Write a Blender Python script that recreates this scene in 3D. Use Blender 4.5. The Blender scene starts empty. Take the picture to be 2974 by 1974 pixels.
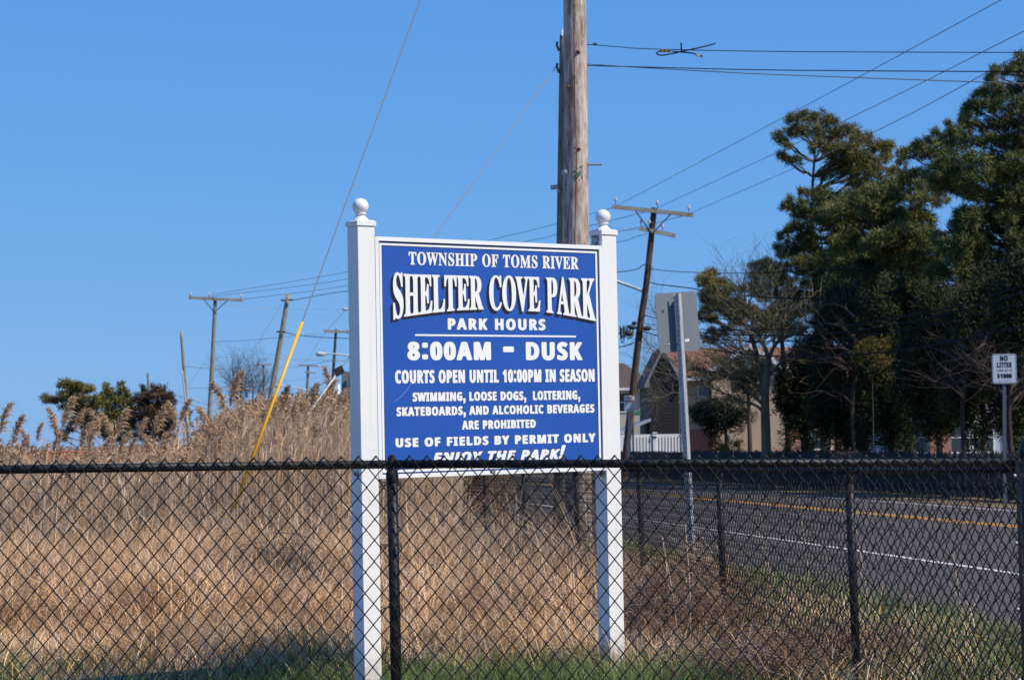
import bpy, math, random, json
import numpy as np
from mathutils import Vector, Matrix
from mathutils.geometry import tessellate_polygon

R = math.radians
random.seed(7)
rng = np.random.default_rng(7)
scene = bpy.context.scene
COL = scene.collection

# ------------------------------------------------------------ camera
EYE = Vector((0.0, 0.0, 1.27))
FPX = 6100.0            # focal length in photograph pixels (frame 2974 x 1974)
PITCH, ROLL = R(2.843), 0.0115
_R0 = Vector((1, 0, 0)); _U0 = Vector((0, -math.sin(PITCH), math.cos(PITCH)))
FWD = Vector((0, math.cos(PITCH), math.sin(PITCH)))
RGT = _R0 * math.cos(ROLL) - _U0 * math.sin(ROLL)
UPV = _U0 * math.cos(ROLL) + _R0 * math.sin(ROLL)
cam = bpy.data.cameras.new('camera')
cam.sensor_width = 36.0
cam.lens = 36.0 * FPX / 2974.0
cam.clip_start = 0.1; cam.clip_end = 6000
cam.dof.use_dof = True
cam.dof.focus_distance = 10.2
cam.dof.aperture_fstop = 10.5
cam_o = bpy.data.objects.new('camera', cam)
m = Matrix((RGT, UPV, -FWD)).transposed().to_4x4(); m.translation = EYE
cam_o.matrix_world = m
COL.objects.link(cam_o); scene.camera = cam_o

# ------------------------------------------------------------ light
SUN_EL = R(47)
SX, SY = 0.90, -0.436                      # horizontal direction towards the sun
SUN_AZ = math.atan2(SX, SY)                # clockwise from +Y
world = bpy.data.worlds.new('World'); scene.world = world; world.use_nodes = True
nt = world.node_tree; nt.nodes.clear()
PR, KR, PG, KG, PB, KB = 0.64, 0.635, 0.40, 1.84, 0.13, 5.55
sky = nt.nodes.new('ShaderNodeTexSky'); sky.sky_type = 'NISHITA'; sky.sun_disc = False
sky.sun_elevation = SUN_EL; sky.sun_rotation = SUN_AZ
sky.air_density = 0.8; sky.dust_density = 0.3; sky.ozone_density = 1.0; sky.altitude = 0
bg = nt.nodes.new('ShaderNodeBackground'); bg.inputs[1].default_value = 0.115
wo = nt.nodes.new('ShaderNodeOutputWorld')
sep = nt.nodes.new('ShaderNodeSeparateColor'); comb = nt.nodes.new('ShaderNodeCombineColor')
nt.links.new(sky.outputs[0], sep.inputs[0]); nt.links.new(comb.outputs[0], bg.inputs[0])
for ch, (pw_, kk_) in enumerate(((PR, KR), (PG, KG), (PB, KB))):     # colour balance of a clear spring sky
    a_ = nt.nodes.new('ShaderNodeMath'); a_.operation = 'POWER'; a_.inputs[1].default_value = pw_
    b_ = nt.nodes.new('ShaderNodeMath'); b_.operation = 'MULTIPLY'; b_.inputs[1].default_value = kk_
    nt.links.new(sep.outputs[ch], a_.inputs[0]); nt.links.new(a_.outputs[0], b_.inputs[0]); nt.links.new(b_.outputs[0], comb.inputs[ch])
nt.links.new(bg.outputs[0], wo.inputs[0])
sl = bpy.data.lights.new('sun', 'SUN'); sl.energy = 5.0; sl.angle = R(0.53); sl.color = (1.0, 0.925, 0.80)
so = bpy.data.objects.new('sun', sl)
sd = Vector((SX * math.cos(SUN_EL), SY * math.cos(SUN_EL), math.sin(SUN_EL))).normalized()
so.rotation_euler = sd.to_track_quat('Z', 'Y').to_euler(); so.location = (5, -5, 20)
COL.objects.link(so)
scene.view_settings.view_transform = 'Standard'; scene.view_settings.look = 'None'
scene.view_settings.gamma = 1; scene.view_settings.exposure = 0.0
scene.view_settings.use_curve_mapping = False
scene.render.engine = 'CYCLES'
scene.cycles.max_bounces = 6; scene.cycles.diffuse_bounces = 3; scene.cycles.transparent_max_bounces = 8

# ------------------------------------------------------------ where things stand
def ray(px, py):
    return FWD + RGT * ((px - 1487) / FPX) + UPV * ((987 - py) / FPX)
def U(px, py, Z):
    d = ray(px, py); return EYE + d * (Z / d.y)
def GX(px, Z):
    """ground point seen in column px at distance Z"""
    return Vector(((px - 1487) / FPX * Z, Z, 0.0))
def horizon(px): return 1290 - 0.0115 * (px - 1487)

# ------------------------------------------------------------ materials
MATS = {}
def mat(name, col, rough=0.7, metal=0.0, var=0.0, scale=8.0, col2=None, stretch=(1, 1, 1), bump=0.0, island=0.0, spec=0.5,
        coords='Object', trans=0.0, detail=6.0, ramp=None, coat=0.0):
    if name in MATS: return MATS[name]
    mt = bpy.data.materials.new(name); mt.use_nodes = True
    n = mt.node_tree.nodes; l = mt.node_tree.links
    b = n['Principled BSDF']
    b.inputs['Roughness'].default_value = rough; b.inputs['Metallic'].default_value = metal
    b.inputs['Specular IOR Level'].default_value = spec
    b.inputs['Coat Weight'].default_value = coat
    c4 = (*col, 1)
    src = None
    if col2 is not None or var or bump:
        tc = n.new('ShaderNodeTexCoord'); mp = n.new('ShaderNodeMapping'); mp.inputs['Scale'].default_value = stretch
        l.new(tc.outputs[coords], mp.inputs[0])
        nz = n.new('ShaderNodeTexNoise'); nz.inputs['Scale'].default_value = scale; nz.inputs['Detail'].default_value = detail
        nz.inputs['Roughness'].default_value = 0.65
        l.new(mp.outputs[0], nz.inputs['Vector'])
        rp = n.new('ShaderNodeValToRGB')
        lo, hi = ramp or (0.35, 0.65)
        rp.color_ramp.elements[0].position = lo; rp.color_ramp.elements[1].position = hi
        if col2 is None:
            rp.color_ramp.elements[0].color = (*[max(0, c * (1 - var)) for c in col], 1)
            rp.color_ramp.elements[1].color = (*[min(1, c * (1 + var)) for c in col], 1)
        else:
            rp.color_ramp.elements[0].color = c4; rp.color_ramp.elements[1].color = (*col2, 1)
        l.new(nz.outputs[0], rp.inputs[0]); src = rp.outputs[0]
        if bump:
            bp = n.new('ShaderNodeBump'); bp.inputs['Strength'].default_value = bump; bp.inputs['Distance'].default_value = 0.01
            l.new(nz.outputs[0], bp.inputs['Height']); l.new(bp.outputs[0], b.inputs['Normal'])
    if island:
        ge = n.new('ShaderNodeNewGeometry')
        h = n.new('ShaderNodeHueSaturation')
        ma = n.new('ShaderNodeMapRange'); ma.inputs[3].default_value = 1 - island; ma.inputs[4].default_value = 1 + island
        l.new(ge.outputs['Random Per Island'], ma.inputs[0]); l.new(ma.outputs[0], h.inputs['Value'])
        m2 = n.new('ShaderNodeMath'); m2.operation = 'MULTIPLY'; m2.inputs[1].default_value = 7.31
        m3 = n.new('ShaderNodeMath'); m3.operation = 'FRACT'
        l.new(ge.outputs['Random Per Island'], m2.inputs[0]); l.new(m2.outputs[0], m3.inputs[0])
        m4 = n.new('ShaderNodeMapRange'); m4.inputs[3].default_value = 1 - island * .7; m4.inputs[4].default_value = 1 + island * .3
        l.new(m3.outputs[0], m4.inputs[0]); l.new(m4.outputs[0], h.inputs['Saturation'])
        if src: l.new(src, h.inputs['Color'])
        else: h.inputs['Color'].default_value = c4
        src = h.outputs[0]
    if src: l.new(src, b.inputs['Base Color'])
    else: b.inputs['Base Color'].default_value = c4
    if trans:
        tr = n.new('ShaderNodeBsdfTranslucent'); mx = n.new('ShaderNodeMixShader'); mx.inputs[0].default_value = trans
        if src: l.new(src, tr.inputs[0])
        else: tr.inputs[0].default_value = c4
        out = n['Material Output']
        l.new(b.outputs[0], mx.inputs[1]); l.new(tr.outputs[0], mx.inputs[2]); l.new(mx.outputs[0], out.inputs[0])
    MATS[name] = mt
    return mt

def wood_pole(name, dark, light, red=0.0):
    """weathered pole: long vertical grain, checks, stains"""
    mt = bpy.data.materials.new(name); mt.use_nodes = True
    n = mt.node_tree.nodes; l = mt.node_tree.links; b = n['Principled BSDF']; b.inputs['Roughness'].default_value = 0.9
    b.inputs['Specular IOR Level'].default_value = 0.15
    tc = n.new('ShaderNodeTexCoord')
    def nz(st, sc, det=8):
        mp = n.new('ShaderNodeMapping'); mp.inputs['Scale'].default_value = st
        l.new(tc.outputs['Object'], mp.inputs[0])
        z = n.new('ShaderNodeTexNoise'); z.inputs['Scale'].default_value = sc; z.inputs['Detail'].default_value = det; z.inputs['Roughness'].default_value = .7
        z.inputs['Distortion'].default_value = 0.4
        l.new(mp.outputs[0], z.inputs['Vector']); return z.outputs[0]
    a = nz((1, 1, .09), 30); bb = nz((1, 1, .3), 7); cc = nz((1, 1, 0.035), 75, 3)
    r1 = n.new('ShaderNodeValToRGB'); r1.color_ramp.elements[0].color = (*dark, 1); r1.color_ramp.elements[1].color = (*light, 1)
    r1.color_ramp.elements[0].position = .34; r1.color_ramp.elements[1].position = .62
    l.new(a, r1.inputs[0])
    r2 = n.new('ShaderNodeValToRGB'); r2.color_ramp.elements[0].color = (.50, .36, .28, 1) if red else (.75, .74, .7, 1); r2.color_ramp.elements[1].color = (1, 1, 1, 1)
    r2.color_ramp.elements[0].position = .38; r2.color_ramp.elements[1].position = .56
    l.new(bb, r2.inputs[0])
    mx = n.new('ShaderNodeMix'); mx.data_type = 'RGBA'; mx.blend_type = 'MULTIPLY'; mx.inputs[0].default_value = 1
    l.new(r1.outputs[0], mx.inputs[6]); l.new(r2.outputs[0], mx.inputs[7])
    r3 = n.new('ShaderNodeValToRGB'); r3.color_ramp.elements[0].color = (.35, .32, .3, 1); r3.color_ramp.elements[1].color = (1, 1, 1, 1)
    r3.color_ramp.elements[0].position = .30; r3.color_ramp.elements[1].position = .40
    l.new(cc, r3.inputs[0])
    mx2 = n.new('ShaderNodeMix'); mx2.data_type = 'RGBA'; mx2.blend_type = 'MULTIPLY'; mx2.inputs[0].default_value = 1
    l.new(mx.outputs[2], mx2.inputs[6]); l.new(r3.outputs[0], mx2.inputs[7])
    l.new(mx2.outputs[2], b.inputs['Base Color'])
    bp = n.new('ShaderNodeBump'); bp.inputs['Strength'].default_value = .7; bp.inputs['Distance'].default_value = .012
    l.new(a, bp.inputs['Height']); l.new(bp.outputs[0], b.inputs['Normal'])
    return mt

# ------------------------------------------------------------ mesh builder
class MB:
    def __init__(s): s.v = []; s.q = []; s.t = []; s.n = 0
    def add(s, v, q=None, t=None):
        v = np.asarray(v, dtype=np.float32).reshape(-1, 3)
        if q is not None and len(q): s.q.append(np.asarray(q, dtype=np.int32).reshape(-1, 4) + s.n)
        if t is not None and len(t): s.t.append(np.asarray(t, dtype=np.int32).reshape(-1, 3) + s.n)
        s.v.append(v); s.n += len(v); return s
    def box(s, c, ax, ay, az):
        """c centre, three half-axis vectors"""
        c = np.array(c, float); ax = np.array(ax, float); ay = np.array(ay, float); az = np.array(az, float)
        P = [c + i * ax + j * ay + k * az for k in (-1, 1) for j in (-1, 1) for i in (-1, 1)]
        return s.add(P, q=[(0, 2, 3, 1), (4, 5, 7, 6), (0, 1, 5, 4), (2, 6, 7, 3), (0, 4, 6, 2), (1, 3, 7, 5)])
    def bx(s, x0, x1, y0, y1, z0, z1):
        return s.box(((x0 + x1) / 2, (y0 + y1) / 2, (z0 + z1) / 2), ((x1 - x0) / 2, 0, 0), (0, (y1 - y0) / 2, 0), (0, 0, (z1 - z0) / 2))
    def tube(s, pts, r, sides=6, cap=True):
        P = np.array([tuple(p) for p in pts], float); n = len(P)
        rr = np.full(n, r, float) if np.isscalar(r) else np.array(r, float)
        T = np.gradient(P, axis=0); T /= np.maximum(np.linalg.norm(T, axis=1, keepdims=True), 1e-9)
        up = np.array([0, 0, 1.0]) if abs(T[0][2]) < .9 else np.array([0.0, 1, 0])
        A = np.cross(T, up); bad = np.linalg.norm(A, axis=1) < .05
        if bad.any(): A[bad] = np.cross(T[bad], np.array([1.0, 0.02, 0]))
        A /= np.linalg.norm(A, axis=1, keepdims=True)
        for i in range(1, n):
            a = A[i - 1] - T[i] * np.dot(A[i - 1], T[i]); na = np.linalg.norm(a)
            if na > 1e-6: A[i] = a / na
        B = np.cross(T, A)
        an = np.arange(sides) * 2 * math.pi / sides
        V = P[:, None] + rr[:, None, None] * (np.cos(an)[None, :, None] * A[:, None] + np.sin(an)[None, :, None] * B[:, None])
        i = np.arange(n - 1)[:, None] * sides; j = np.arange(sides)[None]; k = (j + 1) % sides
        Q = np.stack([i + j, i + k, i + sides + k, i + sides + j], -1).reshape(-1, 4)
        V = V.reshape(-1, 3)
        if cap:
            V = np.vstack([V, P[:1], P[-1:]]); b = n * sides
            tt = [(b, (x + 1) % sides, x) for x in range(sides)] + [(b + 1, b - sides + x, b - sides + (x + 1) % sides) for x in range(sides)]
            return s.add(V, Q, tt)
        return s.add(V, Q)
    def lathe(s, prof, c, zax=(0, 0, 1), seg=24):
        z = Vector(zax).normalized(); x = z.orthogonal().normalized(); y = z.cross(x)
        V = []
        for r, h in prof:
            for k in range(seg):
                a = 2 * math.pi * k / seg
                V.append(Vector(c) + z * h + (x * math.cos(a) + y * math.sin(a)) * r)
        Q = [(i * seg + k, i * seg + (k + 1) % seg, (i + 1) * seg + (k + 1) % seg, (i + 1) * seg + k) for i in range(len(prof) - 1) for k in range(seg)]
        return s.add([tuple(v) for v in V], Q)
    def mesh(s, name, smooth=False):
        me = bpy.data.meshes.new(name)
        V = np.vstack(s.v) if s.v else np.zeros((0, 3), np.float32)
        Q = np.vstack(s.q) if s.q else np.zeros((0, 4), np.int32)
        T = np.vstack(s.t) if s.t else np.zeros((0, 3), np.int32)
        me.vertices.add(len(V)); me.vertices.foreach_set('co', V.ravel())
        me.loops.add(Q.size + T.size); me.loops.foreach_set('vertex_index', np.concatenate([Q.ravel(), T.ravel()]))
        me.polygons.add(len(Q) + len(T))
        me.polygons.foreach_set('loop_start', np.concatenate([np.arange(len(Q)) * 4, Q.size + np.arange(len(T)) * 3]).astype(np.int32))
        me.update(calc_edges=True); me.validate()
        me.polygons.foreach_set('use_smooth', np.full(len(me.polygons), bool(smooth)))
        return me

def link(name, me, mt, parent=None, smooth=False):
    if isinstance(me, MB): me = me.mesh(name, smooth)
    if mt and not me.materials: me.materials.append(mt)
    o = bpy.data.objects.new(name, me); COL.objects.link(o)
    if parent:
        o.parent = parent
        if parent.type == 'EMPTY': o.matrix_parent_inverse = Matrix.Translation(-parent.location)
    return o
def tag(o, label=None, cat=None, group=None, kind=None):
    if label: o['label'] = label
    if cat: o['category'] = cat
    if group: o['group'] = group
    if kind: o['kind'] = kind
    return o
def thing(name, label, cat, loc=(0, 0, 0), group=None):
    o = bpy.data.objects.new(name, None); o.empty_display_size = .2; COL.objects.link(o); o.location = loc
    return tag(o, label, cat, group)
def dup(root, loc, rz=0, label=None, scale=None):
    r = root.copy(); COL.objects.link(r); r.location = loc; r.rotation_euler = (0, 0, rz)
    if scale: r.scale = (scale,) * 3
    if label: r['label'] = label
    for ch in root.children:
        c = ch.copy(); COL.objects.link(c); c.parent = r
        for g in ch.children:
            d = g.copy(); COL.objects.link(d); d.parent = c
    return r

def catmull(P, n=8):
    P = [Vector(p) for p in P]
    if len(P) < 3:
        return [P[0].lerp(P[-1], i / n) for i in range(n + 1)]
    Q = [P[0] * 2 - P[1]] + P + [P[-1] * 2 - P[-2]]; out = []
    for i in range(1, len(Q) - 2):
        a, b, c, d = Q[i - 1:i + 3]
        for k in range(n):
            t = k / n
            out.append(.5 * ((2 * b) + (c - a) * t + (2 * a - 5 * b + 4 * c - d) * t * t + (3 * b - a - 3 * c + d) * t ** 3))
    out.append(P[-1]); return out

# blades: many ribbons at once
def blades(mb, P, H, D, lean, W, segs=3, droop=1.0, wdir=None):
    """P (N,3) feet, H (N) length, D (N,2) lean direction, lean (N) 0..1+, W (N) width"""
    N = len(P); t = np.linspace(0, 1, segs + 1)
    D = D / np.maximum(np.linalg.norm(D, axis=1, keepdims=True), 1e-6)
    hor = lean[:, None] * (0.35 * t[None] + 0.65 * t[None] ** 2)
    ver = t[None] * (1 - 0.45 * np.minimum(lean, 1.4)[:, None] * t[None] * droop)
    X = P[:, None, 0] + H[:, None] * hor * D[:, None, 0]
    Y = P[:, None, 1] + H[:, None] * hor * D[:, None, 1]
    Z = P[:, None, 2] + H[:, None] * ver
    if wdir is None:
        a = rng.uniform(-.9, .9, N); wd = np.stack([np.cos(a), np.sin(a), rng.uniform(-.15, .15, N)], -1)
    else: wd = wdir
    ww = W[:, None] * (1 - 0.8 * t[None] ** 2) * .5
    C = np.stack([X, Y, Z], -1)
    L = C - wd[:, None] * ww[..., None]; Rr = C + wd[:, None] * ww[..., None]
    V = np.stack([L, Rr], 2).reshape(-1, 3)
    base = (np.arange(N) * (segs + 1) * 2)[:, None]; k = (np.arange(segs) * 2)[None]
    Q = np.stack([base + k, base + k + 1, base + k + 3, base + k + 2], -1).reshape(-1, 4)
    mb.add(V, Q)

def noise2(x, y, s=1.0, seed=0):
    v = 0
    for i, (a, b, c) in enumerate([(1.0, .7, 0), (-.6, 1.3, 1.7), (1.9, .4, 4.1), (.8, -2.1, 2.2), (3.1, 1.2, 5.5)]):
        v = v + np.sin((x * a + y * b) / s + c + seed * 1.37 * (i + 1)) / (1 + .35 * i)
    return v / 3.2

M_STRAW = lambda: mat('dry straw', (.40, .27, .145), .85, island=.5, spec=.2, trans=.2)
def basemats():
    mat('white vinyl', (.80, .78, .75), .38, spec=.4, var=.03, scale=3)
    mat('sign frame white', (.80, .80, .79), .4, spec=.4)
    mat('sign blue', (.018, .088, .38), .6, spec=.2, var=.05, scale=4)
    mat('sign dark line', (.012, .012, .05), .5)
    mat('lettering white', (.82, .82, .82), .5, spec=.3)
    mat('lettering black', (.012, .012, .02), .5, spec=.3)
    mat('black vinyl coating', (.009, .009, .010), .55, spec=.25)
    mat('black powder coat', (.013, .013, .014), .52, spec=.3, var=.25, scale=30)
    mat('galvanised steel', (.44, .45, .46), .6, metal=.35, var=.18, scale=40, stretch=(1, 1, .15))
    mat('sign aluminium', (.155, .175, .205), .7, metal=.1, var=.05, scale=14, stretch=(1, 1, .05))
    mat('porcelain', (.55, .55, .55), .3)
    mat('hardware dark', (.03, .028, .026), .6)
    mat('yellow plastic', (.78, .40, .008), .45)
    mat('grey plastic', (.45, .46, .47), .5)
    mat('wire grey', (.20, .20, .20), .55, metal=.3)
    mat('wire dark', (.010, .010, .011), .85, spec=.1)
    mat('wire pale', (.27, .26, .24), .5, metal=.3)
    mat('asphalt', (.064, .054, .048), .9, col2=(.125, .106, .094), scale=60, bump=.5, spec=.12, detail=12, coords='Object')
    mat('worn asphalt shoulder', (.068, .057, .052), .92, col2=(.12, .102, .092), scale=45, bump=.6, spec=.12, detail=12)
    mat('white road paint', (.55, .52, .47), .85, col2=(.30, .28, .25), scale=25, detail=10, ramp=(.5, .75))
    mat('yellow road paint', (.58, .29, .04), .85, col2=(.38, .22, .06), scale=25, detail=10, ramp=(.5, .75))
    mat('field soil', (.10, .07, .042), .95, col2=(.24, .17, .095), scale=1.3, detail=12, bump=.5)
    mat('dark pickets', (.020, .018, .016), .9, var=.4, scale=6, stretch=(3, 3, .4))
    mat('bark grey brown', (.045, .034, .026), .95, col2=(.11, .085, .065), scale=6, stretch=(1, 1, .3), bump=.5)
    mat('bark olive', (.09, .08, .045), .95, col2=(.19, .16, .10), scale=5, stretch=(1, 1, .3), bump=.5)
basemats()
def dirty_vinyl():
    mt = MATS['white vinyl'].copy(); mt.name = 'weathered white vinyl'; MATS['weathered white vinyl'] = mt
    n = mt.node_tree.nodes; l = mt.node_tree.links; b = n['Principled BSDF']
    old = b.inputs['Base Color'].links[0].from_socket
    tc = n.new('ShaderNodeTexCoord'); sx = n.new('ShaderNodeSeparateXYZ'); l.new(tc.outputs['Object'], sx.inputs[0])
    mr = n.new('ShaderNodeMapRange'); mr.inputs[1].default_value = .42; mr.inputs[2].default_value = .02
    l.new(sx.outputs[2], mr.inputs[0])
    nz = n.new('ShaderNodeTexNoise'); nz.inputs['Scale'].default_value = 28; nz.inputs['Detail'].default_value = 9; nz.inputs['Roughness'].default_value = .75
    l.new(tc.outputs['Object'], nz.inputs[0])
    mu = n.new('ShaderNodeMath'); mu.operation = 'MULTIPLY'; l.new(mr.outputs[0], mu.inputs[0]); l.new(nz.outputs[0], mu.inputs[1])
    r = n.new('ShaderNodeValToRGB'); r.color_ramp.elements[0].position = .18; r.color_ramp.elements[1].position = .62; l.new(mu.outputs[0], r.inputs[0])
    # faint vertical run-off streaks
    mp = n.new('ShaderNodeMapping'); mp.inputs['Scale'].default_value = (60, 60, .8); l.new(tc.outputs['Object'], mp.inputs[0])
    n2 = n.new('ShaderNodeTexNoise'); n2.inputs['Scale'].default_value = 1; n2.inputs['Detail'].default_value = 4; l.new(mp.outputs[0], n2.inputs[0])
    r2 = n.new('ShaderNodeValToRGB'); r2.color_ramp.elements[0].position = .60; r2.color_ramp.elements[0].color = (1, 1, 1, 1); r2.color_ramp.elements[1].position = .80; r2.color_ramp.elements[1].color = (.80, .79, .75, 1)
    l.new(n2.outputs[0], r2.inputs[0])
    m0 = n.new('ShaderNodeMix'); m0.data_type = 'RGBA'; m0.blend_type = 'MULTIPLY'; m0.inputs[0].default_value = 1; l.new(old, m0.inputs[6]); l.new(r2.outputs[0], m0.inputs[7])
    mx = n.new('ShaderNodeMix'); mx.data_type = 'RGBA'; l.new(r.outputs[0], mx.inputs[0]); l.new(m0.outputs[2], mx.inputs[6]); mx.inputs[7].default_value = (.34, .27, .19, 1)
    l.new(mx.outputs[2], b.inputs['Base Color'])
dirty_vinyl()
# ============================================================ setting
def ground_mat():
    mt = bpy.data.materials.new('ground cover'); mt.use_nodes = True
    n = mt.node_tree.nodes; l = mt.node_tree.links; b = n['Principled BSDF']; b.inputs['Roughness'].default_value = .95
    b.inputs['Specular IOR Level'].default_value = .1
    tc = n.new('ShaderNodeTexCoord')
    z1 = n.new('ShaderNodeTexNoise'); z1.inputs['Scale'].default_value = .8; z1.inputs['Detail'].default_value = 12; z1.inputs['Roughness'].default_value = .75
    l.new(tc.outputs['Object'], z1.inputs['Vector'])
    r = n.new('ShaderNodeValToRGB'); r.color_ramp.elements[0].color = (.08, .058, .034, 1); r.color_ramp.elements[1].color = (.27, .19, .11, 1)
    r.color_ramp.elements[0].position = .35; r.color_ramp.elements[1].position = .68
    l.new(z1.outputs[0], r.inputs[0])
    z2 = n.new('ShaderNodeTexNoise'); z2.inputs['Scale'].default_value = .35; z2.inputs['Detail'].default_value = 6
    l.new(tc.outputs['Object'], z2.inputs['Vector'])
    r2 = n.new('ShaderNodeValToRGB'); r2.color_ramp.elements[0].position = .5; r2.color_ramp.elements[1].position = .62
    l.new(z2.outputs[0], r2.inputs[0])
    mx = n.new('ShaderNodeMix'); mx.data_type = 'RGBA'; l.new(r2.outputs[0], mx.inputs[0]); l.new(r.outputs[0], mx.inputs[6])
    mx.inputs[7].default_value = (.055, .075, .022, 1)
    l.new(mx.outputs[2], b.inputs['Base Color'])
    bp = n.new('ShaderNodeBump'); bp.inputs['Strength'].default_value = .8; bp.inputs['Distance'].default_value = .05
    l.new(z1.outputs[0], bp.inputs['Height']); l.new(bp.outputs[0], b.inputs['Normal'])
    return mt
g = MB().add([(-3000, -300, 0), (3000, -300, 0), (3000, 5000, 0), (-3000, 5000, 0)], q=[(0, 1, 2, 3)])
tag(link('ground', g, ground_mat()), kind='structure')

KX = .173
def C(c, Z, z=0.0): return (c - KX * Z, Z, z)
def strip(c0, c1, z, Z0=-30, Z1=420, n=60):
    mb = MB(); Zs = np.linspace(Z0, Z1, n + 1); V = []
    for Zz in Zs: V += [C(c0, Zz, z), C(c1, Zz, z)]
    mb.add(V, q=[(2 * i, 2 * i + 1, 2 * i + 3, 2 * i + 2) for i in range(n)]); return mb
# ragged near edge of the shoulder
mb = MB(); Zs = np.linspace(-30, 420, 900); V = []
for Zz in Zs: V += [C(5.72 + .10 * float(noise2(Zz * 2.1, 0, 1)) + random.uniform(-.03, .03), Zz, .004), C(8.06, Zz, .004)]
mb.add(V, q=[(2 * i, 2 * i + 1, 2 * i + 3, 2 * i + 2) for i in range(899)])
tag(link('road_shoulder', mb, MATS['worn asphalt shoulder']), kind='structure')
road = link('road', strip(8.06, 15.75, .004), MATS['asphalt']); tag(road, kind='structure')
link('edge_line', strip(8.07, 8.185, .009), MATS['white road paint'], road)
link('edge_line', strip(15.06, 15.17, .009), MATS['white road paint'], road)
link('centre_line', strip(12.30, 12.41, .009), MATS['yellow road paint'], road)
link('centre_line', strip(12.52, 12.63, .009), MATS['yellow road paint'], road)

# sealed cracks and patched seams in the old asphalt
seal = mat('tar seal', (.016, .015, .015), .75)
for c_, za, zb, am in ((9.9, 12, 70, .10), (13.9, 20, 90, .08), (7.2, 10, 60, .14)):
    mb = MB(); Zs = np.linspace(za, zb, 160); V = []; ph = random.uniform(0, 6)
    for i_, Zz in enumerate(Zs):
        cc = c_ + am * float(noise2(Zz * 1.3, ph, 1)) + .05 * float(noise2(Zz * 6, ph, 1)); w_ = .014 + .008 * math.sin(i_ * .7)
        V += [C(cc, Zz, .0062), C(cc + w_, Zz, .0062)]
    mb.add(V, q=[(2 * i, 2 * i + 1, 2 * i + 3, 2 * i + 2) for i in range(159)]); link('crack_seal', mb, seal, road)
for Zz in (15.5, 21, 27.5, 36, 47):
    mb = MB(); V = []
    for i_ in range(40):
        cc = 6.3 + (15.4 - 6.3) * i_ / 39; dz = .12 * float(noise2(cc * 2, Zz, 1)) + .2 * math.sin(cc + Zz); V += [C(cc, Zz + dz, .0066), C(cc, Zz + dz + .03, .0066)]
    mb.add(V, q=[(2 * i, 2 * i + 1, 2 * i + 3, 2 * i + 2) for i in range(39)]); link('crack_seal', mb, seal, road)

# far shore and far land beyond the field
mb = MB()
xs = np.linspace(-420, 40, 240)
top = 1.6 + 1.1 * np.abs(noise2(xs, 0, 9)) + rng.uniform(0, 1.2, 240)
V = []
for x, t in zip(xs, top): V += [(x, 900 + random.uniform(-6, 6), -1), (x, 906, t * 1.1)]
mb.add(V, q=[(2 * i, 2 * i + 2, 2 * i + 3, 2 * i + 1) for i in range(239)])
V2 = [];
for x, t in zip(xs, top): V2 += [(x, 906, t * 1.1), (x, 930, -1)]
mb.add(V2, q=[(2 * i, 2 * i + 2, 2 * i + 3, 2 * i + 1) for i in range(239)])
tag(link('far_shore', mb, mat('far shore trees', (.07, .08, .085), .95, col2=(.15, .14, .13), scale=.2)), kind='structure')
def far_house(px, w, h, label, wc, rc, Z=820):
    x = GX(px, Z).x
    t = thing('far_house', label, 'house', (x, Z, 0))
    link('wall', MB().bx(x - w / 2, x + w / 2, Z, Z + 8, 0, h), wc, t)
    a = MB().add([(x - w / 2 - .4, Z - .4, h), (x + w / 2 + .4, Z - .4, h), (x + w / 2 + .4, Z + 8.4, h), (x - w / 2 - .4, Z + 8.4, h), (x - w / 2, Z + 4, h + .9), (x + w / 2, Z + 4, h + .9)],
                 q=[(0, 1, 5, 4), (2, 3, 4, 5)], t=[(0, 4, 3), (1, 2, 5)])
    link('roof', a, rc, t)
    return t
wl = mat('far pale siding', (.6, .6, .6), .8); rr = mat('far grey roof', (.2, .19, .19), .9)
far_house(52, 2.6, 1.8, 'tiny pale house on the far shore at the left edge', wl, rr)
far_house(142, 2.2, 3.0, 'tiny white house on the far shore, taller, left of the pine clump', wl, rr)
far_house(96, 4, 1.2, 'tiny long low house on the far shore between two white ones', mat('far tan siding', (.4, .34, .28), .8), rr)

# red boundary wall across the far left of the field
t = thing('red_wall', 'long low red wall seen through the reeds at far left', 'wall', GX(150, 70))
def wall_piece(px0, px1, z1, Z=70):
    a, b = GX(px0, Z), GX(px1, Z)
    return a, b, z1
a, b = GX(-80, 70), GX(285, 72)
n_p = 9
for i in range(n_p):
    p, q = a.lerp(b, i / n_p), a.lerp(b, (i + .985) / n_p)
    c = (p + q) / 2; h = .52
    link('wall_panel', MB().box((c.x, c.y, .93), ((q - p) / 2), (0, .05, 0), (0, 0, .26)), mat('red wall paint', (.36, .11, .08), .8, var=.25, scale=2), t)
    link('wall_cap', MB().box((c.x, c.y, 1.215), ((q - p) / 2), (0, .09, 0), (0, 0, .022)), mat('red cap paint', (.50, .12, .08), .7), t)
    link('post', MB().box((p.x, p.y + .12, .58), (.06, 0, 0), (0, .05, 0), (0, 0, .58)), MATS['bark grey brown'], t)
a, b = GX(375, 72), GX(470, 73)
t = thing('red_wall', 'short low red wall under the brown juniper, behind the plumes', 'wall', a)
c = (a + b) / 2
link('wall_panel', MB().box((c.x, c.y, .90), ((b - a) / 2), (0, .05, 0), (0, 0, .3)), MATS['red wall paint'], t)
link('wall_cap', MB().box((c.x, c.y, 1.225), ((b - a) / 2), (0, .09, 0), (0, 0, .022)), MATS['red cap paint'], t)

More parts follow.
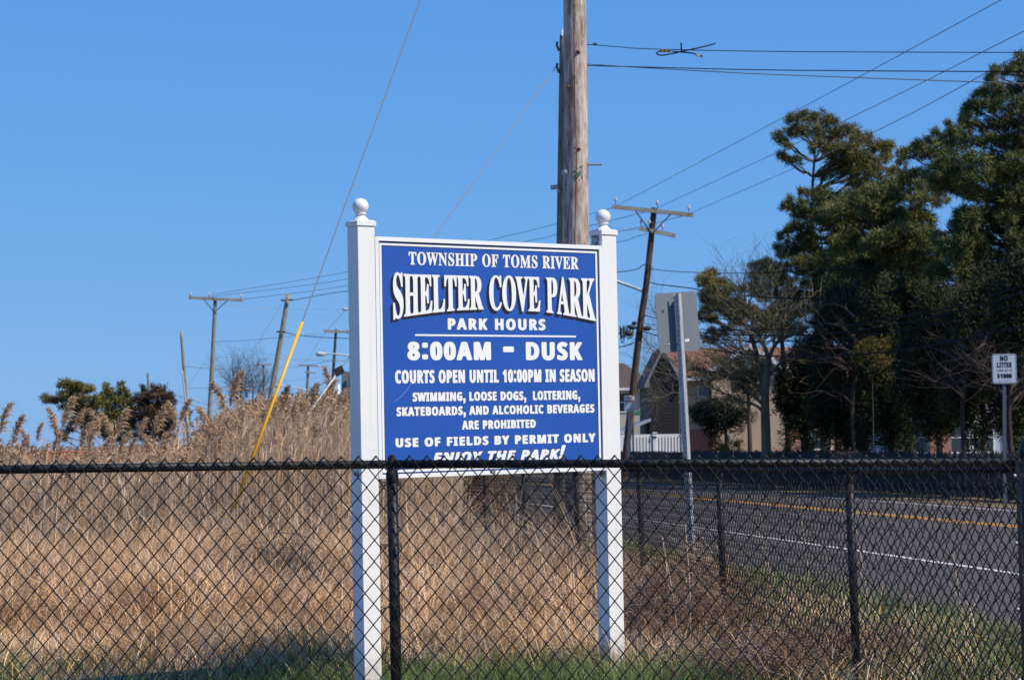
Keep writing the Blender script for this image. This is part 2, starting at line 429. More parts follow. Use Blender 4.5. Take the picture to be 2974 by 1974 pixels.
# ============================================================ houses
def roof_gable(mb, x0, x1, y0, y1, z0, zr, axis='x', over=.35, th=.12):
    if axis == 'x':
        ym = (y0 + y1) / 2; k = (zr - z0) / (ym - y0); o = over
        for s in (-1, 1):
            ye = y0 - o if s < 0 else y1 + o
            ze = z0 - k * o
            V = [(x0 - o, ye, ze), (x1 + o, ye, ze), (x1 + o, ym, zr), (x0 - o, ym, zr)]
            V += [(v[0], v[1], v[2] + th) for v in V]
            mb.add(V, q=[(0, 1, 2, 3), (4, 7, 6, 5), (0, 4, 5, 1), (3, 2, 6, 7), (0, 3, 7, 4), (1, 5, 6, 2)])
    else:
        xm = (x0 + x1) / 2; k = (zr - z0) / (xm - x0); o = over
        for s in (-1, 1):
            xe = x0 - o if s < 0 else x1 + o
            ze = z0 - k * o
            V = [(xe, y0 - o, ze), (xe, y1 + o, ze), (xm, y1 + o, zr), (xm, y0 - o, zr)]
            V += [(v[0], v[1], v[2] + th) for v in V]
            mb.add(V, q=[(0, 1, 2, 3), (4, 7, 6, 5), (0, 4, 5, 1), (3, 2, 6, 7), (0, 3, 7, 4), (1, 5, 6, 2)])
    return mb
def gable_walls(mb, x0, x1, y0, y1, z1, zr, axis):
    mb.bx(x0, x1, y0, y1, 0, z1)
    if axis == 'x':
        ym = (y0 + y1) / 2
        for x in (x0, x1 - .1):
            mb.add([(x, y0, z1), (x, y1, z1), (x, ym, zr), (x + .1, y0, z1), (x + .1, y1, z1), (x + .1, ym, zr)], t=[(0, 2, 1), (3, 4, 5)], q=[(0, 3, 5, 2), (1, 2, 5, 4)])
    else:
        xm = (x0 + x1) / 2
        for y in (y0, y1 - .1):
            mb.add([(x0, y, z1), (x1, y, z1), (xm, y, zr), (x0, y + .1, z1), (x1, y + .1, z1), (xm, y + .1, zr)], t=[(0, 1, 2), (3, 5, 4)], q=[(0, 2, 5, 3), (1, 4, 5, 2)])
    return mb
def siding_mat(name, col, pitch=.16):
    mt = mat(name, col, .7, var=.05, scale=2)
    n = mt.node_tree.nodes; l = mt.node_tree.links; b = n['Principled BSDF']
    tc = n.new('ShaderNodeTexCoord'); w = n.new('ShaderNodeTexWave'); w.wave_type = 'BANDS'; w.bands_direction = 'Z'; w.wave_profile = 'SAW'
    w.inputs['Scale'].default_value = .314 / pitch
    l.new(tc.outputs['Object'], w.inputs[0])
    bp = n.new('ShaderNodeBump'); bp.inputs['Strength'].default_value = .6; bp.inputs['Distance'].default_value = .03
    l.new(w.outputs[1], bp.inputs['Height']); l.new(bp.outputs[0], b.inputs['Normal'])
    return mt
M_GLASS = mat('window glass', (.03, .04, .05), .08, spec=.8)
M_TRIM = mat('white trim', (.75, .75, .75), .5)
def window(parent, x, z, w, h, y, bars=1):
    f = MB(); b = .07
    f.bx(x - w / 2 - b, x + w / 2 + b, y - .06, y + .02, z + h / 2, z + h / 2 + b); f.bx(x - w / 2 - b, x + w / 2 + b, y - .06, y + .02, z - h / 2 - b, z - h / 2)
    f.bx(x - w / 2 - b, x - w / 2, y - .06, y + .02, z - h / 2, z + h / 2); f.bx(x + w / 2, x + w / 2 + b, y - .06, y + .02, z - h / 2, z + h / 2)
    f.bx(x - w / 2, x + w / 2, y - .05, y + .02, z - .025, z + .025)
    fr = link('window', f, M_TRIM, parent)
    link('pane', MB().bx(x - w / 2, x + w / 2, y - .03, y - .01, z - h / 2, z + h / 2), M_GLASS, fr)
def shingle_mat(name, c1, c2):
    return mat(name, c1, .95, col2=c2, scale=9, stretch=(1, 1, 3), detail=10, bump=.6, spec=.15)

def zof(py, px, Z): return 1.27 + (horizon(px) - py) / FPX * Z
# house 1: cream siding, brown hip roof
Z = 150; x0, x1 = GX(1690, Z).x, GX(1898, Z).x
e = zof(1128, 1840, Z); rz = zof(1047, 1840, Z)
h1 = thing('house', 'cream sided house with brown hipped roof left of the leaning pole foot', 'house', ((x0 + x1) / 2, Z, 0))
link('wall', MB().bx(x0, x1, Z, Z + 9, 0, e), siding_mat('cream siding', (.55, .49, .38)), h1)
o = .5; xr0, xr1 = x0 + 2.0, x1 - 1.9
link('roof', MB().add([(x0 - o, Z - o, e), (x1 + o, Z - o, e), (x1 + o, Z + 9 + o, e), (x0 - o, Z + 9 + o, e), (xr0, Z + 4.5, rz), (xr1, Z + 4.5, rz)],
     q=[(0, 1, 5, 4), (2, 3, 4, 5)], t=[(1, 2, 5), (3, 0, 4)]), shingle_mat('brown shingles', (.075, .055, .048), (.12, .09, .08)), h1)
link('gutter', MB().bx(x0 - o, x1 + o, Z - o - .1, Z - o + .02, e - .14, e + .04), M_TRIM, h1)
window(h1, GX(1873, Z).x, zof(1168, 1873, Z), .75, 1.3, Z); window(h1, GX(1812, Z).x, zof(1168, 1812, Z), .75, 1.3, Z)
# house 2: dark grey gable end, its shade put into the siding colour
Z = 104; x0, x1 = GX(1884, Z).x, GX(1968, Z).x
e = zof(1096, 1884, Z); rz = zof(1012, 1926, Z)
h2 = thing('house', 'dark grey gable ended house behind the white vinyl fence', 'house', ((x0 + x1) / 2, Z, 0))
link('wall', gable_walls(MB(), x0, x1, Z, Z + 8, e, rz, 'y'), siding_mat('shade darkened siding', (.017, .0145, .0165)), h2)
link('roof', roof_gable(MB(), x0, x1, Z, Z + 8, e, rz, 'y', .25), shingle_mat('grey shingles', (.07, .068, .07), (.12, .115, .115)), h2)
mb = MB(); xm = (x0 + x1) / 2
for xa in (x0 - .25, x1 + .25):
    k = (rz - e) / (xm - x0)
    p = Vector((xa, Z - .28, e - k * .25)); q = Vector((xm, Z - .28, rz))
    d = (q - p); mb.box((p + q) / 2 + Vector((0, 0, .02)), d / 2, (0, .03, 0), (0, 0, .10))
link('rake_trim', mb, mat('grey blue trim', (.25, .28, .33), .5), h2)
link('vent', MB().bx(xm - 1.0, xm - .7, Z - .04, Z, rz - 1.9, rz - 1.2), mat('grey louvre', (.2, .21, .22), .6), h2)
mb = MB().bx(x0 - 1.35, x0 - .05, Z - 1.0, Z + 4, 0, 1.7)
link('porch', mb, mat('dark porch', (.03, .035, .045), .7), h2)
mb = MB().add([(x0 - 1.6, Z - 1.2, 1.72), (x0 - .02, Z - 1.2, 2.32), (x0 - .02, Z + 4, 2.32), (x0 - 1.6, Z + 4, 1.72), (x0 - 1.6, Z - 1.2, 1.86), (x0 - .02, Z - 1.2, 2.46), (x0 - .02, Z + 4, 2.46), (x0 - 1.6, Z + 4, 1.86)],
              q=[(0, 1, 5, 4), (4, 5, 6, 7), (0, 3, 2, 1), (0, 4, 7, 3)])
link('porch_roof', mb, mat('pale porch roof', (.38, .40, .44), .6), h2)
# house 3: tan siding with orange brown roof, brick base
Z = 112; x0, x1 = GX(1950, Z).x, GX(2470, Z).x
e = zof(1088, 2200, Z); rz = zof(1006, 2200, Z)
h3 = thing('house', 'tan sided house with orange brown roof and brick base behind the bare tree', 'house', ((x0 + x1) / 2, Z, 0))
link('wall', gable_walls(MB(), x0, x1, Z, Z + 9, e, rz, 'x'), siding_mat('tan siding', (.62, .44, .30)), h3)
link('brick_base', MB().bx(x0 - .06, x1 + .06, Z - .08, Z - .003, 0, 1.95), mat('red brick', (.30, .12, .085), .9, col2=(.42, .24, .19), scale=7, stretch=(1, 1, 3), bump=.4), h3)
link('roof', roof_gable(MB(), x0, x1, Z, Z + 9, e, rz, 'x', .5, .15), shingle_mat('orange brown shingles', (.17, .075, .045), (.30, .15, .095)), h3)
link('gutter', MB().bx(x0 - .5, x1 + .5, Z - .66, Z - .54, e - .28, e - .10), M_TRIM, h3)
# small cross gable
gx = GX(2170, Z).x; gw = 2.0; gz0 = zof(1078, 2170, Z); gz1 = zof(1008, 2170, Z)
mb = gable_walls(MB(), gx - gw, gx + gw, Z - .9, Z + 3, gz0, gz1, 'y'); link('dormer_wall', mb, MATS['tan siding'], h3)
link('dormer_roof', roof_gable(MB(), gx - gw, gx + gw, Z - .9, Z + 3.4, gz0, gz1 + .05, 'y', .3), MATS['orange brown shingles'], h3)
mb = MB()
for s in (-1, 1):
    k = (gz1 - gz0) / gw
    p = Vector((gx + s * (gw + .3), Z - 1.24, gz0 - k * .3)); q = Vector((gx, Z - 1.24, gz1 + .03))
    mb.box((p + q) / 2, (q - p) / 2, (0, .03, 0), (0, 0, .14))
link('dormer_trim', mb, M_TRIM, h3)
for px, py in ((2052, 1112), (2130, 1150), (2236, 1150), (2330, 1150), (2410, 1150)):
    window(h3, GX(px, Z).x, zof(py, px, Z), .9, 1.4, Z)
for px in (2110, 2236, 2380): window(h3, GX(px, Z).x, 1.35, 1.0, 1.0, Z - .1)
# house 4: white house behind the right hand trees
Z = 96; x0, x1 = GX(2600, Z).x, GX(3060, Z).x
e = zof(1000, 2800, Z); rz = zof(838, 2800, Z)
h4 = thing('house', 'white and brick house with brown roof showing through the dark trees on the right', 'house', ((x0 + x1) / 2, Z, 0))
link('wall', gable_walls(MB(), x0, x1, Z, Z + 10, e, rz, 'x'), siding_mat('white siding', (.62, .62, .64)), h4)
link('roof', roof_gable(MB(), x0, x1, Z, Z + 10, e, rz, 'x', .5, .15), MATS['orange brown shingles'], h4)
link('chimney', MB().bx(GX(2722, Z).x - .5, GX(2722, Z).x + .5, Z - .3, Z - .002, 0, e - .8), MATS['red brick'], h4)
for px in (2660, 2780, 2850, 2940):
    window(h4, GX(px, Z).x, zof(1080, px, Z), .9, 1.4, Z); window(h4, GX(px, Z).x, 1.35, .9, 1.3, Z)

# ============================================================ white vinyl fence
Z = 84; t = thing('vinyl_fence', 'white vinyl slat fence in front of the dark grey house', 'fence', GX(1898, Z))
MV = MATS['white vinyl']
xa, xb = GX(1800, Z).x, GX(1984, Z).x
zt = zof(1262, 1898, Z)
link('rail', MB().bx(xa, xb, Z, Z + .05, zt - .10, zt + .02), MV, t)
link('rail', MB().bx(xa, xb, Z, Z + .05, .15, .28), MV, t)
sm = MB().bx(-.042, .042, -.02, .02, .28, zt - .10).mesh('slat')
n = int((xb - xa) / .125)
for i in range(n):
    o_ = link('slat', sm, MV, t); o_.location = (xa + (i + .5) * .125, Z + .02, 0)
for px in (1802, 1898, 1982):
    x = GX(px, Z).x
    link('post', MB().bx(x - .07, x + .07, Z - .05, Z + .09, 0, zt + .06).bx(x - .09, x + .09, Z - .07, Z + .11, zt + .06, zt + .10), MV, t)
x = GX(1895, Z).x; link('latch', MB().bx(x - .08, x + .12, Z - .08, Z - .051, zt - .12, zt - .06), MATS['hardware dark'], t)

# ============================================================ dark picket fence across the road
CPF = 17.5
t = thing('picket_fence', 'long low dark weathered picket fence on the far side of the road', 'fence', C(CPF, 55))
d = Vector((-KX, 1, 0)).normalized(); nrm = Vector((1, KX, 0)).normalized()
Zs0, Zs1 = 36.0, 82.0
pick = []
L = (Zs1 - Zs0) * math.hypot(1, KX)
N = int(L / .115)
pm = []
for v in range(4):
    h = .98 + .02 * v; q = MB(); w = .045
    V = []
    for y in (-.009, .009): V += [(-w, y, 0.03), (w, y, 0.03), (w, y, h - .07), (0, y, h), (-w, y, h - .07)]
    q.add(V, q=[(0, 1, 2, 4), (5, 9, 7, 6), (0, 5, 6, 1), (1, 6, 7, 2), (2, 7, 8, 3), (3, 8, 9, 4), (4, 9, 5, 0)], t=[(4, 2, 3), (9, 8, 7)])
    pm.append(q.mesh('picket')); pm[-1].materials.append(MATS['dark pickets'])
rest = MB()
for i in range(N):
    p = Vector(C(CPF, Zs0)) + d * (i * .115)
    rz_ = math.atan2(d.y, d.x) + random.uniform(-.04, .04)
    if i < 285:
        o_ = link('picket', random.choice(pm), None, t); o_.location = p + Vector((0, 0, random.uniform(-.02, .02)));
        o_.rotation_euler = (0, random.gauss(0, .015), rz_)
        o_.matrix_parent_inverse = Matrix.Translation(-t.location)
    else:
        rest.box(p + Vector((0, 0, .49)), d * .045, nrm * .009, (0, 0, .47 + random.uniform(-.02, .03)))
rs = link('far_pickets', rest, MATS['dark pickets'], t); rs['kind'] = 'stuff'
for zz in (.25, .75):
    a = Vector(C(CPF, Zs0)) - nrm * -.03; b = a + d * L
    link('rail', MB().box((a + b) / 2 + Vector((0, 0, zz)), d * L / 2, nrm * .018, (0, 0, .04)), MATS['dark pickets'], t)
# ============================================================ utility poles
POLE_G = 'utility poles along the road'
def arm_box(mb, a, b, w=.055, h=.065):
    a = Vector(a); b = Vector(b); d = (b - a); dn = d.normalized(); up = Vector((0, 0, 1)); up = (up - dn * up.dot(dn)).normalized(); nn = dn.cross(up)
    mb.box((a + b) / 2, d / 2, nn * w, up * h); return mb
INS_PROF = [(.0, 0), (.02, 0), (.02, .06), (.055, .07), (.06, .09), (.03, .105), (.045, .12), (.045, .15), (.02, .17), (0, .175)]
def insulator(parent, p, s=1.0):
    p = Vector(p)
    o = link('insulator', MB().lathe([(r * s, h * s) for r, h in INS_PROF], p + Vector((0, 0, .10 * s)), seg=10), MATS['porcelain'], parent, True)
    link('pin', MB().tube([p - Vector((0, 0, .08)), p + Vector((0, 0, .11 * s))], .013, 5), MATS['hardware dark'], o)
    return o
def pole(label, pts, Z, r0, r1, mt, arms=(), ins=(), group=None, Zt=None):
    """pts: (px,py) top to lowest seen; continued straight to the ground"""
    P = [U(px, py, Z) for px, py in pts]
    a, b = P[-2], P[-1]; k = (b.z + .3) / max(a.z - b.z, .1)
    base = b + (b - a) * k
    t = thing('utility_pole', label, 'utility pole', (base.x, base.y, 0), group)
    path = catmull([base] + P[::-1], 6)
    n = len(path); rr = [r1 + (r0 - r1) * i / (n - 1) for i in range(n)]
    link('pole', MB().tube(path, rr, 18), mt, t, True)
    for (p, q) in arms:
        A, B_ = U(*p, Z - r0 - .05), U(*q, Z - r0 - .05)
        link('crossarm', arm_box(MB(), A, B_), MATS['arm wood'], t)
        # braces
        m_ = (A + B_) / 2; dd = (B_ - A)
        if dd.length > 1.8:
            # foot of the braces on the pole axis
            ax = min(path, key=lambda v: (Vector((v.x, v.y, v.z)) - (m_ - Vector((0, 0, .6)))).length)
            for s in (-.22, .22):
                link('brace', arm_box(MB(), m_ + dd * s - Vector((0, .06, 0.05)), Vector((ax.x, m_.y - .06, ax.z)), .008, .02), MATS['hardware dark'], t)
    for p in ins: insulator(t, U(*p, Z - r0 - .05))
    return t, path
mat('arm wood', (.24, .22, .17), .9, col2=(.40, .37, .30), scale=5, stretch=(.2, 1, 1))
W_MAIN = wood_pole('weathered pole wood', (.30, .23, .185), (.70, .61, .53), 1)
W_GREEN = wood_pole('greenish pole wood', (.14, .12, .085), (.30, .27, .20))
W_PALE = wood_pole('pale pole wood', (.20, .175, .13), (.38, .34, .27))
W_DARK = wood_pole('dark stained pole wood', (.055, .038, .028), (.15, .105, .075), 1)

# main pole
tm, path = pole('thick weathered brown pole rising behind the blue park sign', [(1650, -1230), (1669, 0), (1674.5, 705), (1681, 1500)], 25.8, .130, .172, W_MAIN)
Zf = 25.8
gw = []
for py, dx in ((-1200, -8), (-300, -2), (0, -3), (120, -3), (300, -2), (480, 1), (705, -5), (1000, -6), (1500, -10)):
    cx = 1669 + (py / 1500) * 12 if py > 0 else 1669 + py * .0155
    gw.append(U(cx + dx, py, Zf - .168))
link('ground_wire', MB().tube(catmull(gw, 6), .0065, 5), mat('rusty wire', (.10, .045, .025), .7), tm)
for py in (17, 222, 430, 592, 820):
    cx = 1669 + (py / 1500) * 12
    link('staple', MB().box(U(cx - 2, py, Zf - .172), (.014, 0, 0), (0, .006, 0), (0, 0, .004)), MATS['hardware dark'], tm)
def knot(px, py, w=.05):
    c = U(px, py, Zf - .148)
    a = MB().lathe([(.0, .022), (w * .35, .02), (w * .6, .010), (w, 0.0), (w * 1.1, -.02)], c, (0.05, -1, .1), 14)
    link('knot', a, mat('knot wood', (.14, .06, .03), .9, col2=(.26, .13, .07), scale=30), tm, True)
knot(1680, 150, .026); knot(1650, 252, .017); knot(1682, 432, .024)
# patch of bleached green around an old tag
mb = MB()
for i in range(26):
    a = random.uniform(0, 6.28); r_ = random.uniform(0, 1)
    px = 1682 + 13 * r_ * math.cos(a); py = 505 + 26 * r_ * math.sin(a)
    off = (px - 1671) / FPX * Zf; yy = Zf - math.sqrt(max(.158 ** 2 - off ** 2, 0)) - .003
    c = U(px, py, yy); an = random.uniform(-.6, .6); s = random.uniform(.006, .02)
    mb.box(c, (s * math.cos(an), 0, s * math.sin(an)), (0, .003, 0), (-s * .4 * math.sin(an), 0, s * .4 * math.cos(an)))
link('paint_flakes', mb, mat('green paint flakes', (.10, .22, .15), .8, var=.5, scale=20), tm)['kind'] = 'stuff'
link('step_rod', MB().tube([U(1700, 479, Zf), U(1749, 478, Zf - .1)], .012, 6), MATS['arm wood'], tm)
link('bolt', MB().lathe([(0, .03), (.022, .03), (.022, .012), (.04, .01), (.04, 0)], U(1640, 501, Zf - .12), (-.5, -.85, 0), 10), MATS['galvanised steel'], tm)

# second pole behind it
Z2 = 29.0
t2, p2 = pole('slimmer grey green pole standing just left of the thick brown pole', [(1649, 102), (1642, 700), (1635, 1500)], Z2, .112, .142, W_GREEN)
link('top_cap', MB().tube([U(1632, 104, Z2 - .1), U(1632, 85, Z2 - .1)], .014, 6), MATS['white vinyl'], t2)
for py0, py1 in ((122, 148), (184, 212)):
    link('bracket', MB().tube([U(1619, py0, Z2 - .05), U(1617, (py0 + py1) / 2 - 4, Z2 - .05), U(1624, py1, Z2 - .05)], .018, 6), MATS['hardware dark'], t2)
link('arm_bracket', arm_box(MB(), U(1599, 545, Z2), U(1626, 542, Z2), .02, .03), MATS['galvanised steel'], t2)
link('brace', MB().tube([U(1618, 552, Z2 - .15), U(1628, 560, Z2 - .15), U(1634, 548, Z2 - .15)], .012, 5), MATS['hardware dark'], t2)

# leaning pole with crossarm, right of the sign
ZR = 72
tr, pR = pole('dark leaning pole with two crossarms between the park sign and the grey road sign', [(1900, 604), (1877, 825), (1857, 965), (1817, 1325)], ZR, .10, .135, W_DARK,
     arms=[((1778, 600), (2014, 625)), ((1856, 663), (1962, 685))], ins=[(1788, 597), (1909, 605), (2001, 620), (1862, 660), (1886, 662), (1924, 674)], group=POLE_G)
for i in range(8):
    p = U(1888 - i * 1.0, 775 + i * 5.5, ZR - .1); link('step_rod', MB().tube([p, p + Vector((.13, 0, .01))], .008, 4), MATS['hardware dark'], tr)
link('lamp_arm', MB().tube(catmull([U(1866, 848, ZR), U(1858, 841, ZR), U(1800, 820, ZR), U(1760, 806, ZR)], 6), .05, 8), MATS['galvanised steel'], tr, True)
link('lamp_head', MB().lathe([(0, 0), (.09, .03), (.16, .15), (.17, .35), (.12, .55), (.05, .66), (0, .68)], U(1756, 803, ZR), (-1, -.1, .15), 12), mat('lamp grey', (.5, .5, .48), .5), tr, True)
# black splice cases and hanging loops
def lump(px, py, rx, rz_, Z):
    c = U(px, py, Z); V = []
    mb = MB(); pr = []
    k = Z / FPX
    for i in range(9):
        a = math.pi * i / 8; pr.append((rz_ * k * math.sin(a) * (1 + random.uniform(-.15, .15)), -rx * k * math.cos(a)))
    mb.lathe(pr, c, (1, .1, random.uniform(-.2, .4)), 9); return mb
for a in ((1836, 950, 14, 7), (1828, 968, 12, 8), (1880, 953, 13, 8), (1842, 938, 8, 6)):
    link('splice_case', lump(*a, ZR - .2), MATS['hardware dark'], tr, True)
mb = MB()
for k in range(9):
    x = 1808 + random.uniform(-4, 26); w = random.uniform(3, 7); h = random.uniform(16, 40); y0 = 948 + random.uniform(-6, 10)
    mb.tube(catmull([U(x - w, y0, ZR - .2), U(x - w * .9, y0 + h * .7, ZR - .2), U(x, y0 + h, ZR - .25), U(x + w * .9, y0 + h * .7, ZR - .2), U(x + w, y0, ZR - .2)], 5), .02, 5)
link('cable_loop', mb, MATS['hardware dark'], tr)

# left group of poles along the receding road
tB, pB = pole('tall pale pole with long crossarm, left of the yellow guy guard', [(625, 872), (620, 990), (608, 1218)], 99, .085, .125, W_PALE,
     arms=[((548, 864), (705, 872))], ins=[(553, 866), (607, 867), (699, 871)], group=POLE_G)
tA, pA = pole('shorter leaning pole with white conduit, leftmost of the tall bare poles', [(526, 963), (535, 1080), (549, 1302)], 92, .06, .095, W_PALE, group=POLE_G)
link('conduit', MB().tube(catmull([U(529, 1075, 91.8), U(537, 1150, 91.8), U(545, 1240, 91.8)], 5), .035, 8), MATS['grey plastic'], tA, True)
tC, pC = pole('thick bare leaning pole between the two guy wires, without a crossarm', [(837, 854), (811, 1010), (780, 1184)], 95, .10, .135, W_PALE, group=POLE_G)
for px, py in ((822, 872), (809, 963), (844, 871), (824, 964)):
    link('clamp', MB().box(U(px, py, 94.8), (.09, 0, 0), (0, .04, 0), (0, 0, .035)), MATS['hardware dark'], tC)
tD, pD = pole('dark distant pole with crossarm and street lamp just left of the sign post', [(976, 957), (970, 1050), (961, 1188)], 125, .075, .10, W_DARK,
     arms=[((940, 961), (1013, 964))], ins=[(942, 963), (977, 962), (1009, 966)], group=POLE_G)
tE, pE = pole('small distant pole with crossarm behind the thick leaning pole', [(765, 1058), (766, 1110), (767, 1184)], 185, .10, .12, W_PALE,
     arms=[((736, 1060), (790, 1058))], group=POLE_G)
tF, pF = pole('small distant pole with short double crossarms right of the yellow guard', [(895, 1058), (893, 1110), (891, 1158)], 175, .10, .13, W_GREEN,
     arms=[((867, 1060), (926, 1063)), ((886, 1081), (917, 1083))], group=POLE_G)
tG, pG = pole('grey pole top poking out above the left clump of trees', [(429, 1082), (430, 1120), (432, 1200)], 130, .055, .07, W_GREEN, group=POLE_G)

def lamp_arm(t, pts, Z, r=.05, head=1.0):
    link('lamp_arm', MB().tube(catmull([U(*p, Z) for p in pts], 6), r, 7), mat('lamp arm grey', (.55, .55, .53), .5), t, True)
    h = U(*pts[-1], Z)
    link('lamp_head', MB().lathe([(0, 0), (.10 * head, .05 * head), (.19 * head, .2 * head), (.17 * head, .5 * head), (.08 * head, .75 * head), (0.03, .8 * head)], h + Vector((-.62 * head, 0, -.02)), (1, 0, -.05), 12), MATS['lamp grey'], t, True)
tL = thing('street_lamp', 'curved arm street lamp left of the white sign post', 'street lamp', GX(1075, 118), 'street lamps over the road')
bx_ = GX(1075, 118)
link('pole', MB().tube([(bx_.x, 118, 0), (bx_.x, 118, 6.2)], .09, 10), MATS['galvanised steel'], tL, True)
lamp_arm(tL, [(1075, 1060), (1040, 1040), (1010, 1032), (975, 1028), (940, 1026)], 118, .045, .75)
tL2 = thing('street_lamp', 'upper street lamp head peeking out left of the sign post top', 'street lamp', GX(1060, 104), 'street lamps over the road')
bx_ = GX(1060, 104)
link('pole', MB().tube([(bx_.x, 104, 0), (bx_.x, 104, 8.0)], .09, 10), MATS['galvanised steel'], tL2, True)
lamp_arm(tL2, [(1060, 900), (1040, 896), (1010, 896)], 104, .045, .45)
lamp_arm(tE, [(767, 1142), (745, 1134), (712, 1129)], 184.5, .05, 1.0)
lamp_arm(tF, [(891, 1132), (850, 1124), (815, 1119)], 174.5, .05, .9)

# ============================================================ wires
def wire(label, pts, r, mt, Z0, Z1=None, name='power_line', cat='wire', n=10, sag=0):
    """pts px,py,Z"""
    P = [U(*p) for p in pts]
    return tag(link(name, MB().tube(catmull(P, n), r, 5), MATS[mt]), label, cat)
WR = .009
wire('highest power line rising to the upper right from the left end of the crossarm', [(1790, 599, 71.8), (2350, 302, 48), (2908, 0, 33), (3200, -158, 28)], .0078, 'wire grey', 0)
wire('middle power line rising to the upper right from the pole top insulator', [(1910, 604, 71.8), (2450, 352, 46), (2974, 91, 33), (3200, -22, 29)], .0078, 'wire grey', 0)
wire('lowest power line rising to the upper right from the right end of the crossarm', [(2003, 620, 71.8), (2500, 402, 46), (2974, 151, 33), (3200, 30, 29)], .0078, 'wire grey', 0)
wire('top line from pale pole to the leaning pole, passing behind the sign', [(1790, 600, 72), (1612, 651, 80), (1423, 697, 86), (1016, 788, 94), (605, 857, 99)], .011, 'wire grey', 0)
wire('second line from pale pole to the leaning pole, passing behind the sign', [(1910, 606, 72), (1612, 682, 80), (1530, 701, 84), (1016, 809, 94), (607, 862, 99)], .011, 'wire grey', 0)
wire('third line from pale pole to the leaning pole, passing behind the sign', [(2003, 622, 72), (1796, 673, 77), (1400, 752, 86), (1016, 828, 94), (699, 870, 99)], .011, 'wire grey', 0)
wire('dark line from the bare leaning pole top to behind the sign', [(844, 871, 95), (860, 870, 95), (1016, 845, 93), (1400, 820, 84), (1796, 790, 74), (1873, 768, 72)], .015, 'wire dark', 0)
wire('thin sagging line crossing the sky from pale pole towards the lamp head', [(620, 876, 99), (680, 888, 100), (800, 896, 101), (1000, 899, 104), (1060, 900, 104)], .008, 'wire pale', 0)
wire('nearly level line from pale pole to bare leaning pole', [(618, 992, 99), (720, 988, 97), (824, 978, 95), (900, 972, 96), (1016, 960, 100), (1100, 950, 104)], .010, 'wire grey', 0)
wire('dark tension line leaving the bare leaning pole at mid height to the right', [(822, 963, 95), (860, 972, 96), (930, 979, 99), (1022, 983, 103), (1100, 984, 106)], .018, 'wire dark', 0)
wire('thin line below it sagging from pale pole to the distant dark pole', [(618, 994, 99), (720, 1018, 102), (830, 1035, 106), (930, 1044, 110), (1030, 1046, 114)], .007, 'wire pale', 0)
wire('level thin line from pale pole past the bare leaning pole', [(618, 1037, 99), (720, 1040, 102), (830, 1044, 106), (920, 1047, 110), (1030, 1048, 116)], .009, 'wire grey', 0)
wire('service cable from shorter leaning pole to the far small poles', [(533, 1063, 92), (620, 1071, 100), (706, 1074, 110), (800, 1070, 120), (895, 1060, 150), (972, 1045, 125)], .013, 'wire grey', 0)
wire('low thin line from shorter leaning pole to the right', [(541, 1127, 92), (640, 1124, 100), (740, 1118, 115), (900, 1098, 130), (1020, 1086, 140)], .009, 'wire pale', 0)
wire('lowest dark line leaving the shorter leaning pole to the pale pole foot', [(547, 1190, 92), (580, 1193, 94), (612, 1197, 99)], .011, 'wire dark', 0)
wire('thin slanting guy line from the bare leaning pole down to the left', [(823, 876, 95), (740, 1010, 94), (670, 1105, 93), (600, 1195, 92)], .009, 'wire grey', 0)
wire('thin slanting guy line from pale pole down to the left', [(605, 1040, 99), (560, 1100, 98), (500, 1190, 97)], .009, 'wire grey', 0)
wire('thin line slanting down from the lamp head to the distant small pole', [(1000, 903, 104), (930, 985, 120), (890, 1052, 170)], .009, 'wire pale', 0)
wire('line fanning down from the small treetop pole to the right', [(432, 1105, 130), (480, 1135, 125), (550, 1160, 120), (620, 1178, 118)], .012, 'wire grey', 0)
wire('lower line fanning down from the small treetop pole to the right', [(432, 1112, 130), (480, 1148, 125), (550, 1175, 120), (620, 1192, 118)], .012, 'wire grey', 0)
# right of the leaning pole
wire('thin line from the leaning pole at mid height into the pines', [(1885, 780, 72), (1960, 788, 68), (2160, 793, 60), (2500, 780, 50)], .012, 'wire dark', 0)
wire('twisted service line above the grey road sign into the pines', [(1885, 819, 72), (1915, 826, 70), (2000, 836, 66), (2080, 849, 62), (2260, 865, 55), (2600, 868, 48)], .018, 'wire dark', 0)
wire('thick black telephone cable sagging across the trees, upper', [(1870, 915, 72), (1960, 938, 66), (2050, 967, 60), (2354, 972, 48), (2672, 929, 38), (2974, 850, 31), (3200, 780, 28)], .017, 'wire dark', 0)
wire('second black telephone cable close below the upper one', [(1876, 955, 72), (1960, 962, 66), (2050, 983, 60), (2354, 990, 48), (2672, 950, 38), (2974, 880, 31), (3200, 815, 28)], .013, 'wire dark', 0)
wire('thick black cable leaving the foot of the grey road sign panel, lower', [(1868, 962, 72), (1960, 990, 66), (2036, 1010, 60), (2218, 1033, 53), (2468, 1030, 44), (2672, 1009, 38), (2974, 948, 31), (3200, 890, 28)], .017, 'wire dark', 0)
wire('thin dark line between the telephone cables', [(1873, 940, 72), (1960, 950, 66), (2100, 958, 58), (2400, 950, 47), (2700, 905, 37), (2974, 830, 31), (3200, 765, 28)], .012, 'wire dark', 0)
wire('black cable running left from the splice cases behind the sign', [(1838, 950, 71.8), (1800, 968, 75), (1600, 1000, 84), (1400, 1020, 90), (1100, 1040, 105)], .017, 'wire dark', 0)
wire('lower black cable leaving the splice cases to the left', [(1840, 995, 71.8), (1796, 1008, 75), (1600, 1040, 84), (1300, 1060, 95)], .02, 'wire dark', 0)
wire('short greenish line from the lower crossarm to the left', [(1880, 679, 71.8), (1840, 689, 74), (1796, 703, 78), (1500, 760, 86)], .011, 'wire grey', 0)
wire('thin loop line from the crossarm dipping left of the leaning pole', [(1857, 664, 71.8), (1815, 669, 74), (1780, 660, 78), (1640, 645, 84)], .007, 'wire grey', 0)
